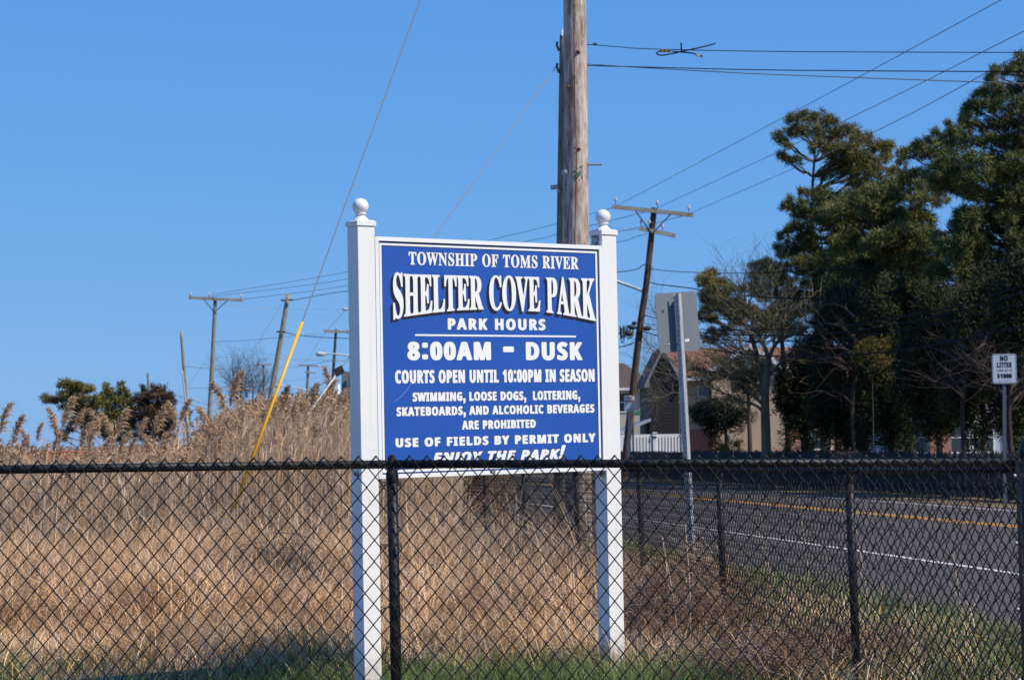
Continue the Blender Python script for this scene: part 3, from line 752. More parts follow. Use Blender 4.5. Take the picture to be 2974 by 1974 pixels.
# service wires from the second pole to the right
cxA = 'wire dark'
wire('upper service wire running right from the pole with a splice in it', [(1650, 128, 28.9), (1706, 130, 28.6), (1790, 136, 28), (1888, 142.5, 27.5), (2250, 150, 26), (2974, 153, 23), (3300, 152, 22)], .0055, cxA, 0)
wire('middle service wire running right from the pole', [(1650, 189, 28.9), (1706, 191, 28.6), (1900, 196, 27.5), (2250, 204, 26), (2974, 209, 23), (3300, 209, 22)], .0065, cxA, 0)
wire('pale lower service wire drooping to the right from the pole', [(1650, 185, 28.9), (1706, 187, 28.6), (1900, 199, 27.5), (2250, 217, 26), (2974, 243, 23), (3300, 253, 22)], .0065, 'wire pale', 0)
# splice hardware
Zs = 27.2
ts = thing('wire_splice', 'tan splice plate with looped black cable hanging on the upper service wire', 'wire splice', U(1930, 147, Zs))
link('plate', MB().box(U(1930.5, 147.5, Zs - .02), (.080, 0, -.002), (0, .012, 0), (0, 0, .020)), mat('tan metal', (.30, .22, .11), .5, metal=.3), ts)
for px in (1919, 1931, 1943): link('bolt', MB().lathe([(0, .02), (.012, .02), (.012, 0)], U(px, 147.8, Zs - .032), (0, -1, 0), 8), MATS['hardware dark'], ts)
link('cable_tail', MB().tube(catmull([U(1912, 150, Zs), U(1907, 156, Zs), U(1920, 161, Zs), U(1950, 157, Zs - .02), U(1990, 148, Zs - .02), U(2040, 137, Zs), U(2078, 127, Zs)], 8), .009, 6), MATS['wire dark'], ts)
link('cable_tail', MB().tube(catmull([U(1950, 150, Zs), U(1978, 152, Zs), U(2010, 155, Zs), U(2041, 164, Zs)], 8), .009, 6), MATS['wire dark'], ts)
link('cable_stub', MB().tube([U(1978.5, 152, Zs - .03), U(1978.5, 125, Zs - .03)], .010, 6), MATS['wire dark'], ts)
link('clamp', MB().box(U(2027, 160, Zs), (.028, 0, -.01), (0, .02, 0), (0, 0, .018)), MATS['galvanised steel'], ts)
link('cable_end', MB().tube([U(2030, 164, Zs), U(2050, 172, Zs)], .005, 5), MATS['arm wood'], ts)
link('sleeve', MB().tube([U(1722, 128, 28.5), U(1734, 129.5, 28.5)], .018, 6), MATS['hardware dark'], ts)

# guy wires with their guards
def guy(label, top, g0, g1, end, Zt, Zg, gm, gr, cap=None, wm='wire pale'):
    b = U(*end, Zg)
    t = thing('guy_wire', label, 'guy wire', (b.x, b.y, 0))
    T = U(*top, Zt)
    # straight line from top to the foot
    link('wire', MB().tube([b, b.lerp(T, .5), T], .0058, 6), MATS[wm], t)
    def at(px, py):
        d = ray(px, py); w = (b - T); o = EYE - T
        # closest point of the guy line to the viewing ray
        A = w.dot(w); B_ = w.dot(d); Cc = d.dot(d); D_ = w.dot(o); E_ = d.dot(o)
        s = (D_ * Cc - E_ * B_) / (A * Cc - B_ * B_); return T + w * s
    p, q = at(*g0), at(*g1)
    link('guard', MB().tube([p, p.lerp(q, .5), q], gr, 12), gm, t, True)
    if cap: link('guard_cap', MB().box(at(*cap), (.055, 0, .03), (0, .04, 0), (-.02, 0, .045)), MATS['hardware dark'], t)
    return t
guy('guy wire with bright yellow guard tube anchored in the reeds', (1667, -1216), (882, 936), (681, 1473), (645, 1570), 25.8, 23.0, MATS['yellow plastic'], .0185)
guy('guy wire with pale grey guard tube sunk in the tall reeds', (1618, 190), (983, 1086), (745, 1412), (640, 1560), 29.0, 26.0, MATS['grey plastic'], .012, (987, 1079))

# ============================================================ small road signs
def rounded(w, h, r, n=6):
    out = []
    for cx, cy, a0 in ((w - r, h - r, 0), (-w + r, h - r, 90), (-w + r, -h + r, 180), (w - r, -h + r, 270)):
        for i in range(n + 1):
            a = R(a0 + 90 * i / n); out.append((cx + r * math.cos(a), cy + r * math.sin(a)))
    return out
def plate(c, ux, uz, w, h, r, th=.003):
    """rounded plate, half sizes w,h in plane ux,uz"""
    ux = Vector(ux).normalized(); uz = Vector(uz).normalized(); nn = ux.cross(uz); pts = rounded(w, h, r); n = len(pts)
    V = []
    for s in (-1, 1):
        V.append(Vector(c) + nn * s * th)
        V += [Vector(c) + ux * x + uz * y + nn * s * th for x, y in pts]
    mb = MB(); T = []; Q = []
    for i in range(n):
        j = (i + 1) % n
        T += [(0, 1 + j, 1 + i), (n + 1, n + 2 + i, n + 2 + j)]; Q.append((1 + i, 1 + j, n + 2 + j, n + 2 + i))
    mb.add([tuple(v) for v in V], Q, T); return mb

# back of a road sign on a perforated post, near the roadside fence
ZS = 19.8
c = U(1968, 935, ZS)
base = U(2012, 1690, ZS)
t = thing('road_sign', 'bare grey back of a rounded road sign on a perforated steel post', 'road sign', (base.x, base.y, 0))
leanv = Vector((U(1963, 860, ZS) - U(2012, 1690, ZS))).normalized()
ux = Vector((math.cos(R(27)), math.sin(R(27)), 0)); ux = (ux - leanv * ux.dot(leanv)).normalized()
ux = (ux + leanv * .035).normalized(); uzv = (leanv - ux * leanv.dot(ux)).normalized()
link('panel', plate(c, ux, uzv, .2286, .281, .038), MATS['sign aluminium'], t)
nb = -(ux.cross(uzv)); nb = nb if nb.y < 0 else -nb
# hat section post
ptop = U(1966, 852, ZS - .05); pbot = U(2014, 1700, ZS - .03); ax = (pbot - ptop)
def strip_part(off0, off1, d0, d1, a=ptop, b=pbot, th=.0025):
    p0 = a + ux * off0 + nb * d0; p1 = a + ux * off1 + nb * d1; dd = (b - a)
    w = (p1 - p0); nn = w.cross(dd).normalized() * th
    return (p0 + p1 + dd) / 2, w / 2, nn, dd / 2
mb = MB()
for s in ((-.012, .016, .045, .045), (.016, .030, .045, .012), (.030, .040, .012, .012), (-.026, -.012, .012, .045), (-.040, -.026, .012, .012)):
    mb.box(*strip_part(*s))
link('post', mb, MATS['galvanised steel'], t)
mb = MB(); n_h = 60; dd = (pbot - ptop)
for i in range(n_h):
    p = ptop + dd * ((i + .7) / n_h) - ux * .019 + nb * .0285
    hn = (nb * .39 - ux * .92).normalized(); p = p + hn * .0028
    mb.lathe([(0, 0.0008), (.0055, 0.0008), (.0055, -.001)], p + hn * .001, hn, 8)
link('holes', mb, mat('hole dark', (.02, .02, .022), .9), t)['kind'] = 'stuff'
for px, py in ((1958, 864), (1966, 1000)):
    link('bolt', MB().lathe([(0, .012), (.010, .012), (.010, 0)], U(px, py, ZS - .12), (0, -1, 0), 8), MATS['hardware dark'], t)
def onpanel(px, py):
    d = ray(px, py); return EYE + d * ((c - EYE).dot(nb) / d.dot(nb))
link('sticker', plate(onpanel(1995, 988) + nb * .004, (ux + uzv * .12), (uzv - ux * .12), .024, .013, .006, .0006), mat('sticker white', (.7, .68, .65), .6), t)
link('sticker', plate(onpanel(1936, 999) + nb * .004, (ux + uzv * .1), (uzv - ux * .1), .021, .011, .002, .0006), MATS['lettering black'], t)
for k in range(4):
    link('sticker_mark', MB().box(onpanel(1930 + k * 4.3, 1000 - k * .5) + nb * .0055, ux * .0035, nb * .0003, uzv * .007), MATS['sticker white'], t)

# ============================================================ lettering
GL = json.loads(r'''{"serif": {"A": "437|-9,0 -9,18 9,21 24,30 49,75 206,466 224,465 384,87 411,34 425,22 443,18 443,0 229,0 229,18 270,25 283,46 273,81 253,132 103,132 79,71 76,59 75,48 87,26 124,18 128,18 128,0|113,161 242,161 177,319", "C": "468|257,-11 193,-3 137,20 91,56 56,104 34,162 26,228 34,294 56,351 92,399 139,435 195,458 259,465 309,459 367,440 388,435 408,443 419,465 437,465 437,308 420,308 392,364 356,407 313,434 265,443 222,435 187,409 163,365 149,304 144,226 149,153 165,97 192,56 230,32 278,24 318,29 358,45 395,71 428,106 447,89 395,33 332,0", "E": "442|14,0 14,17 44,20 62,30 72,48 75,78 75,369 72,405 62,425 44,435 16,439 16,455 399,455 399,320 383,320 369,373 340,406 295,424 232,430 200,428 186,417 183,388 183,246 193,246 232,252 259,269 277,300 288,345 304,345 304,118 287,118 273,181 259,201 241,213 185,222 183,222 183,67 185,47 192,35 230,28 276,30 313,39 345,53 371,75 393,105 411,143 430,143 402,0", "F": "404|15,0 15,17 45,23 62,34 72,53 75,84 75,375 71,405 61,423 43,433 14,439 14,455 394,455 394,320 377,320 369,357 355,385 336,406 310,420 275,428 230,431 200,429 186,421 182,398 182,247 190,247 229,253 256,270 274,301 284,347 302,347 302,118 285,118 274,168 257,200 229,218 189,224 182,224 182,81 188,43 196,31 210,24 257,17 257,0", "H": "523|15,0 15,17 45,22 62,32 72,50 75,81 75,379 71,406 62,424 44,434 16,439 16,455 242,455 242,439 204,432 187,415 182,379 182,251 342,251 342,379 337,415 320,432 282,439 282,455 507,455 507,439 478,434 461,424 452,407 449,379 449,81 452,52 461,33 478,22 507,17 507,0 282,0 282,17 311,21 329,31 339,49 342,81 342,221 182,221 182,81 185,50 194,32 212,22 242,17 242,0", "I": "261|13,0 13,17 42,23 61,32 72,49 75,75 75,387 72,412 63,427 45,435 13,439 13,455 244,455 244,439 214,435 196,427 186,412 183,387 183,77 187,44 206,26 246,17 246,0", "K": "510|16,0 16,17 45,22 63,32 72,50 75,81 75,379 72,406 63,424 45,434 17,439 17,455 242,455 242,439 205,432 187,415 183,379 183,234 321,373 342,398 349,418 334,434 291,439 291,455 486,455 486,439 477,439 415,419 345,361 271,285 463,46 487,25 519,17 519,0 281,0 281,17 306,18 322,21 334,34 316,66 199,214 183,198 183,81 186,50 195,32 213,22 242,17 242,0", "L": "426|15,0 15,17 45,22 62,32 72,50 75,81 75,379 71,407 62,425 44,434 16,439 16,455 250,455 250,439 208,434 196,427 188,416 182,379 182,83 185,47 200,31 234,28 278,31 315,40 345,56 370,80 391,112 409,154 427,154 402,0", "M": "634|14,0 14,17 43,22 61,32 72,50 75,79 75,382 71,416 53,432 15,439 15,455 185,455 317,142 449,455 617,455 617,439 590,433 573,423 563,405 560,378 560,85 565,43 582,23 617,17 617,0 396,0 396,17 433,25 450,44 455,83 455,399 288,0 270,0 105,389 105,80 109,48 120,30 139,20 169,17 169,0", "N": "494|403,-11 107,350 107,79 110,49 119,31 136,21 167,17 167,0 18,0 18,17 54,23 71,41 76,79 76,388 36,433 18,439 18,455 156,455 391,169 391,377 386,414 369,431 331,439 331,455 480,455 480,439 450,434 433,425 425,407 422,377 422,-11", "O": "525|261,-11 213,-6 169,7 129,29 94,58 66,93 45,134 32,179 28,228 32,276 45,321 66,362 95,397 130,426 170,448 216,462 265,466 313,462 357,448 397,427 431,399 459,364 481,323 494,277 498,228 494,179 481,134 459,93 430,58 395,29 355,7 310,-6|265,12 306,21 338,47 361,90 375,150 379,228 371,321 348,389 310,430 260,443 219,435 186,409 163,366 150,305 145,228 153,135 177,67 215,26", "P": "418|15,0 15,17 45,22 62,32 72,50 75,81 75,379 71,406 62,424 44,434 16,439 16,455 214,455 287,452 336,440 366,422 390,398 404,367 409,332 398,280 367,240 314,214 242,206 182,206 182,81 185,50 194,32 212,22 242,17 242,0|182,230 201,230 244,235 272,253 287,283 292,329 288,375 275,406 252,425 216,431 189,424 182,398", "R": "473|15,0 15,17 45,22 62,32 72,50 75,81 75,379 71,406 62,424 44,434 16,439 16,455 217,455 305,448 367,426 405,388 417,334 406,285 372,248 315,224 432,50 452,26 478,17 480,17 480,0 338,0 201,212 182,212 182,81 185,50 194,32 212,22 242,17 242,0|182,234 203,234 249,240 280,258 298,290 304,336 295,389 268,421 224,431 202,429 190,422 182,385", "S": "390|43,-11 43,158 62,158 83,94 111,50 149,24 197,15 231,20 257,36 273,60 279,89 265,129 225,160 163,191 112,221 77,253 56,289 50,332 54,370 67,403 88,429 115,449 148,462 185,466 229,461 282,448 291,446 300,445 313,450 320,466 339,466 339,319 322,319 310,354 293,385 272,410 248,429 222,441 194,445 163,440 140,426 125,406 120,380 124,356 137,336 189,303 253,273 317,233 337,211 350,188 359,133 354,93 339,58 314,29 281,8 240,-6 192,-10 158,-8 126,1 98,9 85,12 69,7 61,-11", "T": "423|92,0 92,17 123,21 142,31 152,50 156,81 156,433 149,433 102,426 65,403 41,367 29,318 11,318 11,455 410,455 410,317 394,317 375,382 333,420 269,433 263,433 263,81 267,49 276,30 296,21 328,17 328,0", "V": "428|212,-13 44,381 22,420 8,432 -14,439 -14,455 211,455 211,439 166,432 156,423 152,410 161,378 259,143 348,377 355,409 351,423 342,432 299,439 299,455 442,455 442,439 423,436 408,427 382,383 230,-13", "W": "611|171,-11 32,393 15,427 3,435 -15,439 -15,455 181,455 181,439 150,432 143,423 140,410 148,373 223,153 301,353 286,399 278,418 267,429 229,439 229,455 439,455 439,439 404,432 393,412 399,386 474,166 541,369 549,406 546,421 538,430 503,439 503,455 624,455 624,439 607,433 594,421 575,379 446,-11 428,-11 316,309 190,-11"}, "sans": {"A": "463|0,0 169,482 293,482 463,0 354,0 319,114 144,114 109,0|170,199 295,199 259,311 251,340 240,375 232,407 223,374 212,336 204,311", "B": "451|60,0 60,480 210,480 294,473 355,453 382,430 398,399 404,358 399,320 384,289 361,266 330,255 330,251 373,234 391,220 404,199 413,173 416,139 404,81 369,37 313,9 240,0|162,289 221,289 258,293 282,304 295,321 300,345 294,368 279,384 253,393 216,396 162,396|162,84 228,84 267,88 292,102 306,122 310,149 306,173 292,192 266,205 225,209 162,209", "C": "428|255,-7 187,1 133,24 91,61 62,110 45,170 39,239 46,307 65,367 97,417 141,455 197,478 264,486 335,477 404,453 371,370 317,392 264,402 212,391 175,358 151,306 144,238 151,171 172,120 209,88 264,78 323,85 386,103 386,18 324,-1", "D": "497|60,0 60,480 211,480 281,473 342,453 391,419 427,374 450,315 458,244 450,170 427,109 389,61 337,27 273,7 196,0|162,84 206,84 258,90 300,109 329,141 347,185 353,242 344,311 318,359 275,387 216,396 162,396", "E": "376|60,0 60,480 336,480 336,396 162,396 162,291 324,291 324,208 162,208 162,84 336,84 336,0", "F": "369|60,0 60,480 335,480 335,396 161,396 161,273 323,273 323,189 161,189 161,0", "G": "486|262,-7 196,0 141,21 97,56 65,105 45,166 39,240 46,311 68,371 104,420 153,456 215,479 289,486 365,478 432,457 398,375 348,394 289,402 247,397 212,381 183,357 162,325 148,285 144,238 147,194 156,155 173,123 197,98 229,83 269,78 305,80 333,85 333,185 242,185 242,269 433,269 433,21 354,1", "H": "514|60,0 60,480 162,480 162,291 352,291 352,480 453,480 453,0 352,0 352,207 162,207 162,0", "I": "261|21,0 21,58 80,85 80,395 21,422 21,480 240,480 240,422 181,395 181,85 240,58 240,0", "J": "222|10,-141 -24,-139 -50,-134 -50,-49 -27,-54 -2,-56 30,-49 43,-39 52,-24 60,30 60,480 162,480 162,31 157,-25 143,-69 120,-102 89,-124 52,-137", "K": "446|60,0 60,480 162,480 162,260 181,288 202,316 332,480 445,480 277,267 446,0 330,0 205,202 162,171 162,0", "L": "379|60,0 60,480 162,480 162,84 357,84 357,0", "M": "633|60,0 60,480 199,480 312,113 314,113 435,480 573,480 573,0 478,0 478,227 479,279 481,335 483,375 480,375 357,0 263,0 148,376 145,376 148,336 150,278 151,223 151,0", "N": "546|60,0 60,480 189,480 397,120 399,120 396,187 394,253 394,480 486,480 486,0 357,0 148,363 145,363 149,294 151,226 151,0", "O": "535|267,-7 196,1 139,24 95,61 63,111 45,171 39,241 45,311 63,371 95,420 139,456 196,479 268,487 339,479 396,456 440,420 471,370 490,310 496,240 490,171 471,110 440,61 396,24 339,1|267,79 323,89 361,122 382,173 389,240 382,308 361,359 323,392 268,402 212,392 175,359 153,308 146,240 153,173 175,122 212,89", "P": "422|60,0 60,480 214,480 294,470 349,440 381,392 392,330 387,289 374,252 351,219 316,193 268,176 206,171 162,171 162,0|162,254 195,254 234,258 264,271 282,293 289,326 280,365 253,388 208,396 162,396", "R": "443|60,0 60,480 200,480 285,471 345,444 380,399 392,336 388,305 379,278 346,237 302,209 443,0 330,0 216,184 162,184 162,0|162,267 195,267 238,271 267,283 283,304 289,333 283,362 266,382 236,393 193,396 162,396", "S": "370|167,-7 95,1 31,22 31,117 102,90 138,80 175,77 207,81 228,92 240,108 244,128 237,153 217,172 150,207 114,225 77,253 48,293 39,319 36,350 47,407 80,450 131,477 199,486 270,478 341,453 308,373 249,394 195,402 170,398 151,388 140,373 136,353 141,330 158,313 226,277 289,241 312,220 329,196 340,168 343,133 332,76 297,31 242,3", "T": "389|144,0 144,395 13,395 13,480 375,480 375,395 245,395 245,0", "U": "508|252,-7 193,-1 145,15 107,42 70,98 57,171 57,480 158,480 158,186 165,136 183,103 213,85 255,79 297,85 327,105 344,138 349,187 349,480 451,480 451,169 445,122 429,80 401,44 363,16 313,-1", "V": "437|163,0 0,480 103,480 193,194 200,167 211,125 218,89 225,125 236,167 243,194 334,480 437,480 273,0", "W": "649|122,0 0,480 100,480 161,218 170,179 179,132 185,92 191,132 199,177 207,211 277,480 373,480 443,211 450,177 459,132 465,92 471,132 480,179 488,218 549,480 649,480 527,0 412,0 347,252 342,274 335,306 328,339 324,364 321,339 314,307 308,274 302,251 238,0", "Y": "419|159,0 159,183 0,480 110,480 210,282 310,480 419,480 260,187 260,0", "0": "384|191,-7 139,1 96,22 64,59 34,137 24,240 28,312 40,373 62,421 93,457 136,480 191,487 244,480 286,458 318,422 349,344 359,240 355,168 343,107 321,59 290,23 247,1|191,75 223,85 244,116 255,168 259,240 255,312 244,363 223,395 191,405 159,395 139,363 128,312 125,240 128,168 139,117 159,86", "1": "384|176,0 176,277 177,323 179,373 164,358 144,340 89,296 40,357 194,480 277,480 277,0", "8": "384|192,-7 121,2 67,28 35,68 24,122 30,166 50,201 80,229 116,251 86,273 61,299 44,331 38,371 44,406 60,435 85,457 117,473 153,482 192,486 232,482 268,473 300,457 324,435 340,406 345,370 339,331 321,299 293,274 259,253 308,222 346,180 356,154 360,124 355,87 339,55 313,29 280,9 239,-3|192,296 232,321 245,339 250,363 246,383 233,399 215,408 191,412 169,408 150,399 138,383 134,363 138,340 151,322|191,68 224,72 247,84 261,103 266,127 255,159 229,184 196,204 187,209 137,175 122,153 118,128 122,104 136,85 159,72", "$": "384|170,-39 170,33 98,39 42,55 42,112 100,93 170,85 170,220 112,241 73,266 49,299 42,341 50,385 76,419 117,441 170,451 170,510 213,510 213,451 278,444 331,426 313,377 266,392 213,400 213,265 287,238 313,222 331,202 343,178 347,148 338,105 312,72 269,48 213,36 213,-39|170,280 170,399 138,393 117,382 104,366 99,346 103,322 115,305 136,291|213,88 247,95 271,106 284,123 289,144 285,166 273,182 250,195 213,206"}}''')
PARSED = {}
def glyph(font, ch):
    key = (font, ch)
    if key in PARSED: return PARSED[key]
    if ch == ' ': res = (260, [])
    elif ch == ':': res = (230, [[(60, 20), (170, 20), (170, 125), (60, 125)], [(60, 350), (170, 350), (170, 455), (60, 455)]])
    elif ch == ',': res = (200, [[(45, -5), (100, -5), (95, -60), (50, -110), (50, -150), (125, -125), (165, -50), (165, 125), (45, 125)]])
    elif ch == '-': res = (480, [[(90, 230), (390, 230), (390, 350), (90, 350)]])
    elif ch == '!': res = (220, [[(55, 0), (175, 0), (175, 120), (55, 120)], [(80, 190), (150, 190), (180, 500), (180, 680), (50, 680), (50, 500)]])
    else:
        s = GL[font][ch]; f = s.split('|')
        res = (int(f[0]) + 0, [[tuple(map(int, q.split(','))) for q in sp.split(' ')] for sp in f[1:]])
    PARSED[key] = res; return res
CAPH = {}
for f_ in ('serif', 'sans'):
    ys = [p[1] for sp in glyph(f_, 'H')[1] for p in sp]; CAPH[f_] = max(ys)
def text_shape(font, s, bold=0.0, outline=0.0, track=0, sx_extra=1.0):
    """list of (verts2d, tris) in glyph units; whole line bbox normalised to x 0..1, cap height 0..1"""
    x = 0; out = []
    for ch in s:
        adv, sp = glyph(font, ch); out.append((x, sp)); x += adv + track + (45 if ch not in ' ' else 0)
    xs = [p[0] + x0 for x0, sp in out for c_ in sp for p in c_]
    return out, min(xs), max(xs)
def lettering(parent, text, font, mapf, mt, bold=(0, 0), offs=(0, 0), lift=.0015, track=0, shear=0, name='lettering', sep=None):
    """mapf(x01, y01) -> (u,v) panel metres; bold = half-width stroke growth in metres (u,v); offs in metres"""
    out, xa, xb = text_shape(font, text, track=track); H = CAPH[font]
    mb = MB(); P0, AU, AV, AN = FRAME[parent.name]
    grow = [(0, 0)]
    if bold[0] or bold[1]:
        grow = [(0, 0)] + [(bold[0] * math.cos(a), bold[1] * math.sin(a)) for a in np.linspace(0, 2 * math.pi, 9)[:-1]]
    gi = 0
    for x0, sp in out:
        if not sp: continue
        # separate disjoint pieces by simple containment: tessellate all together handles holes
        pieces = [sp]
        if text and len(sp) > 1 and all(len(c_) <= 8 for c_ in sp): pieces = [[c_] for c_ in sp]
        for pc in pieces:
            loops = [[Vector((p[0] + x0, p[1], 0)) for p in c_] for c_ in pc]
            flat = [v for lp in loops for v in lp]
            tris = tessellate_polygon(loops)
            if not tris: continue
            for k, (gx_, gy_) in enumerate(grow):
                V = []
                for v in flat:
                    u, w = mapf(((v.x + shear * v.y) - xa) / (xb - xa), v.y / H)
                    u += gx_ + offs[0]; w += gy_ + offs[1]
                    V.append(P0 + AU * u + AV * w + AN * (lift + k * .00002 + (gi % 2) * .00001))
                T = []
                for a, b_, c_ in tris:
                    n_ = (V[b_] - V[a]).cross(V[c_] - V[a])
                    T.append((a, b_, c_) if n_.dot(AN) > 0 else (a, c_, b_))
                mb.add([tuple(q) for q in V], t=T)
        gi += 1
    return link(name, mb, mt, parent)
FRAME = {}

def dashes(parent, rows, k, mt):
    P0, AU, AV, AN = FRAME[parent.name]; mb = MB()
    for x0, x1, y0, y1 in rows:
        x = x0
        while x < x1:
            w = random.uniform(.7, 1.3); y_ = (y0 + y1) / 2
            for yy in (y_ - (y1 - y0) * .3, y_ + (y1 - y0) * .3):
                if random.random() < .75: mb.box(P0 + AU * ((x + w / 2) * k) + AV * (yy * k) + AN * .0046, AU * (w / 2 * k), AN * .0002, AV * ((y1 - y0) * .12 * k))
            x += w + random.choice((.6, .6, 1.8))
    link('small_print', mb, MATS[mt], parent)['kind'] = 'stuff'
# NO LITTER sign across the road
ZN = 41.0; c = U(2917, 1070.5, ZN); gb = U(2919, 1458, ZN)
t = thing('road_sign', 'white NO LITTER sign on a thin steel post in front of the dark trees', 'road sign', (gb.x, gb.y, 0))
ux = Vector((math.cos(R(-8)), math.sin(R(-8)), 0)); uz_ = Vector((-.006, 0, 1)).normalized()
k = ZN / FPX
an = ux.cross(uz_) ; an = an if an.y < 0 else -an
nn_ = an
pw = link('panel', plate(c, ux, uz_, 34.5 * k, 43 * k, .04, .003), mat('white sign sheeting', (.62, .65, .67), .5), t)
bd = MB()
FRAME[t.name] = (c, ux, uz_, nn_)
for (x0, x1, y0, y1) in ((-32, 32, 40, 41.2), (-32, 32, -41.2, -40), (-33.2, -32, -40, 40), (32, 33.2, -40, 40)):
    bd.box(c + ux * ((x0 + x1) / 2 * k) + uz_ * ((y0 + y1) / 2 * k) + nn_ * .0042, ux * ((x1 - x0) / 2 * k), nn_ * .0004, uz_ * ((y1 - y0) / 2 * k))
link('border_line', bd, mat('sign blue line', (.10, .12, .30), .5), t)
def tline(parent, s, x0, x1, y0, y1, k, bold=.0, mt='lettering black', shear=0, font='sans', lift=.0045):
    return lettering(parent, s, font, lambda x, y: ((x0 + (x1 - x0) * x) * k, (y0 + (y1 - y0) * y) * k), MATS[mt], bold=(bold, bold), lift=lift, shear=shear)
tline(t, 'NO', -11, 10, 23, 37, k, .005)
tline(t, 'LITTER', -20, 21, 4, 18, k, .004)
tline(t, 'FINES UP TO', -21, 21, -8, -2, k, .0)
tline(t, '$1000', -20, 20, -27, -15, k, .006)
dashes(t, [(-16, 16, -36, -33)], k, 'lettering black')
link('post', MB().box((c + Vector((gb.x, gb.y, 0))) / 2 - nn_ * .03 + Vector((0, 0, 0)), ux * .033, nn_ * .015, (Vector(c) - Vector((gb.x, gb.y, 0))) / 2 + Vector((0, 0, .02))), mat('weathered dark steel', (.12, .13, .15), .7, metal=.2), t)

# NO PARKING sign left of the leaning pole
ZP = 66.0; c = U(1827.5, 1171, ZP); gb = GX(1822, ZP)
t = thing('road_sign', 'small white NO PARKING sign with red letters at the leaning pole foot', 'road sign', gb)
k = ZP / FPX; ux = Vector((1, .12, 0)).normalized(); uz_ = Vector((-.01, 0, 1)).normalized(); nn_ = ux.cross(uz_); nn_ = nn_ if nn_.y < 0 else -nn_
FRAME[t.name] = (c, ux, uz_, nn_)
link('panel', plate(c, ux, uz_, 15.5 * k, 23 * k, .03, .003), MATS['white sign sheeting'], t)
mat('lettering red', (.45, .03, .03), .5)
tline(t, 'NO', -6, 6, 12, 20, k, .004, 'lettering red'); tline(t, 'PARKING', -12, 12, 4, 9, k, .003, 'lettering red')
dashes(t, [(-12, 12, -4, -1), (-10, 10, -10, -7)], k, 'lettering red')
q = MB()
for (x0, x1, y0, y1) in ((-8, 5, -17.6, -16.2),):
    q.box(c + ux * ((x0 + x1) / 2 * k) + uz_ * ((y0 + y1) / 2 * k) + nn_ * .0045, ux * ((x1 - x0) / 2 * k), nn_ * .0004, uz_ * ((y1 - y0) / 2 * k))
P_ = [c + (ux * x + uz_ * y) * k + nn_ * .005 for x, y in ((4, -20), (10, -17), (4, -14))]
q.add([tuple(p) for p in P_], t=[(0, 1, 2)])
link('arrow', q, MATS['lettering red'], t)
link('post', MB().tube([(gb.x, gb.y, 0), c - nn_ * .04 + Vector((0, 0, .2))], .03, 8), MATS['galvanised steel'], t)
# street name sign
ZP = 76; gb = GX(1835, ZP)
t = thing('street_sign', 'small green street name sign on a dark post beside the leaning pole', 'street sign', gb)
c = U(1847, 1201, ZP); k = ZP / FPX
link('blade', MB().box(c, (14 * k, .03, 0), (0, .008, 0), (0, 0, 5.5 * k)), mat('street sign green', (.015, .16, .075), .5), t)
c2 = U(1841, 1188, ZP); link('blade', MB().box(c2, (.03, .25, 0), (.008, 0, 0), (0, 0, 5 * k)), MATS['street sign green'], t)
link('post', MB().tube([(gb.x, gb.y, 0), (gb.x + .0, gb.y, c.z + .25)], .035, 8), mat('dark post', (.045, .03, .025), .8), t)
# white board signs far left
t = thing('notice_board', 'pale blank board on two posts behind the leftmost bare pole', 'notice board', GX(528, 96))
k = 96 / FPX
link('panel', MB().box(U(528, 1240, 96), (9 * k, 0, 0), (0, .03, 0), (0, 0, 16 * k)), mat('pale board', (.42, .46, .52), .6), t)
for px in (521, 535): link('post', MB().tube([GX(px, 96.1), U(px, 1226, 96.1)], .05, 6), MATS['grey plastic'], t)
# grey sign back at the left edge of the white post
t = thing('road_sign', 'large grey sign back half hidden by the left sign post', 'road sign', GX(1015, 60))
k = 60 / FPX
link('panel', plate(U(1022, 1132, 60), (1, .05, 0), (0, 0, 1), 30 * k, 54 * k, .05, .006), MATS['sign aluminium'], t)
link('post', MB().tube([GX(1018, 59.9), U(1016, 1090, 59.9)], .035, 6), mat('green post', (.03, .045, .035), .7), t)
t = thing('marker_post', 'slim white marker post among the tallest reed plumes', 'marker post', GX(984, 58))
link('post', MB().tube([GX(984, 58), U(983, 1116, 58)], .042, 10), MATS['white vinyl'], t, True)
link('reflector', MB().box(U(983, 1200, 57.9), (.03, 0, 0), (0, .01, 0), (0, 0, .08)), MATS['grey plastic'], t)
# ============================================================ the park sign
ZL, ZRr = 10.60, 11.46
BL, TL = U(1094, 1390, ZL), U(1094, 687, ZL)
BR, TR = U(1754, 1365, ZRr), U(1754, 714, ZRr)
ub = ((BR + TR) / 2 - (BL + TL) / 2); uvec = ub.normalized()
vraw = ((TL - BL) + (TR - BR)); vvec = (vraw - uvec * vraw.dot(uvec)).normalized()
nvec = uvec.cross(vvec)
if nvec.y > 0: nvec = -nvec
PW = ub.length; PH = ((TL - BL).length + (TR - BR).length) / 2
P0 = (BL + TL + BR + TR) / 4 - uvec * PW / 2 - vvec * PH / 2      # lower left corner of the board face
print('sign size', PW, PH, 'u', tuple(uvec), 'v', tuple(vvec))
def S(px, py):
    """panel coordinates (u, v) of a photograph point"""
    d = ray(px, py); t_ = (P0 - EYE).dot(nvec) / d.dot(nvec); q = EYE + d * t_ - P0
    return q.dot(uvec), q.dot(vvec)
def W(u, v, n=0.0): return P0 + uvec * u + vvec * v + nvec * n
sign = thing('park_sign', 'large blue and white park sign between two white posts with ball tops', 'park sign', (W(PW / 2, 0).x, W(PW / 2, 0).y, 0))
FRAME[sign.name] = (P0, uvec, vvec, nvec)
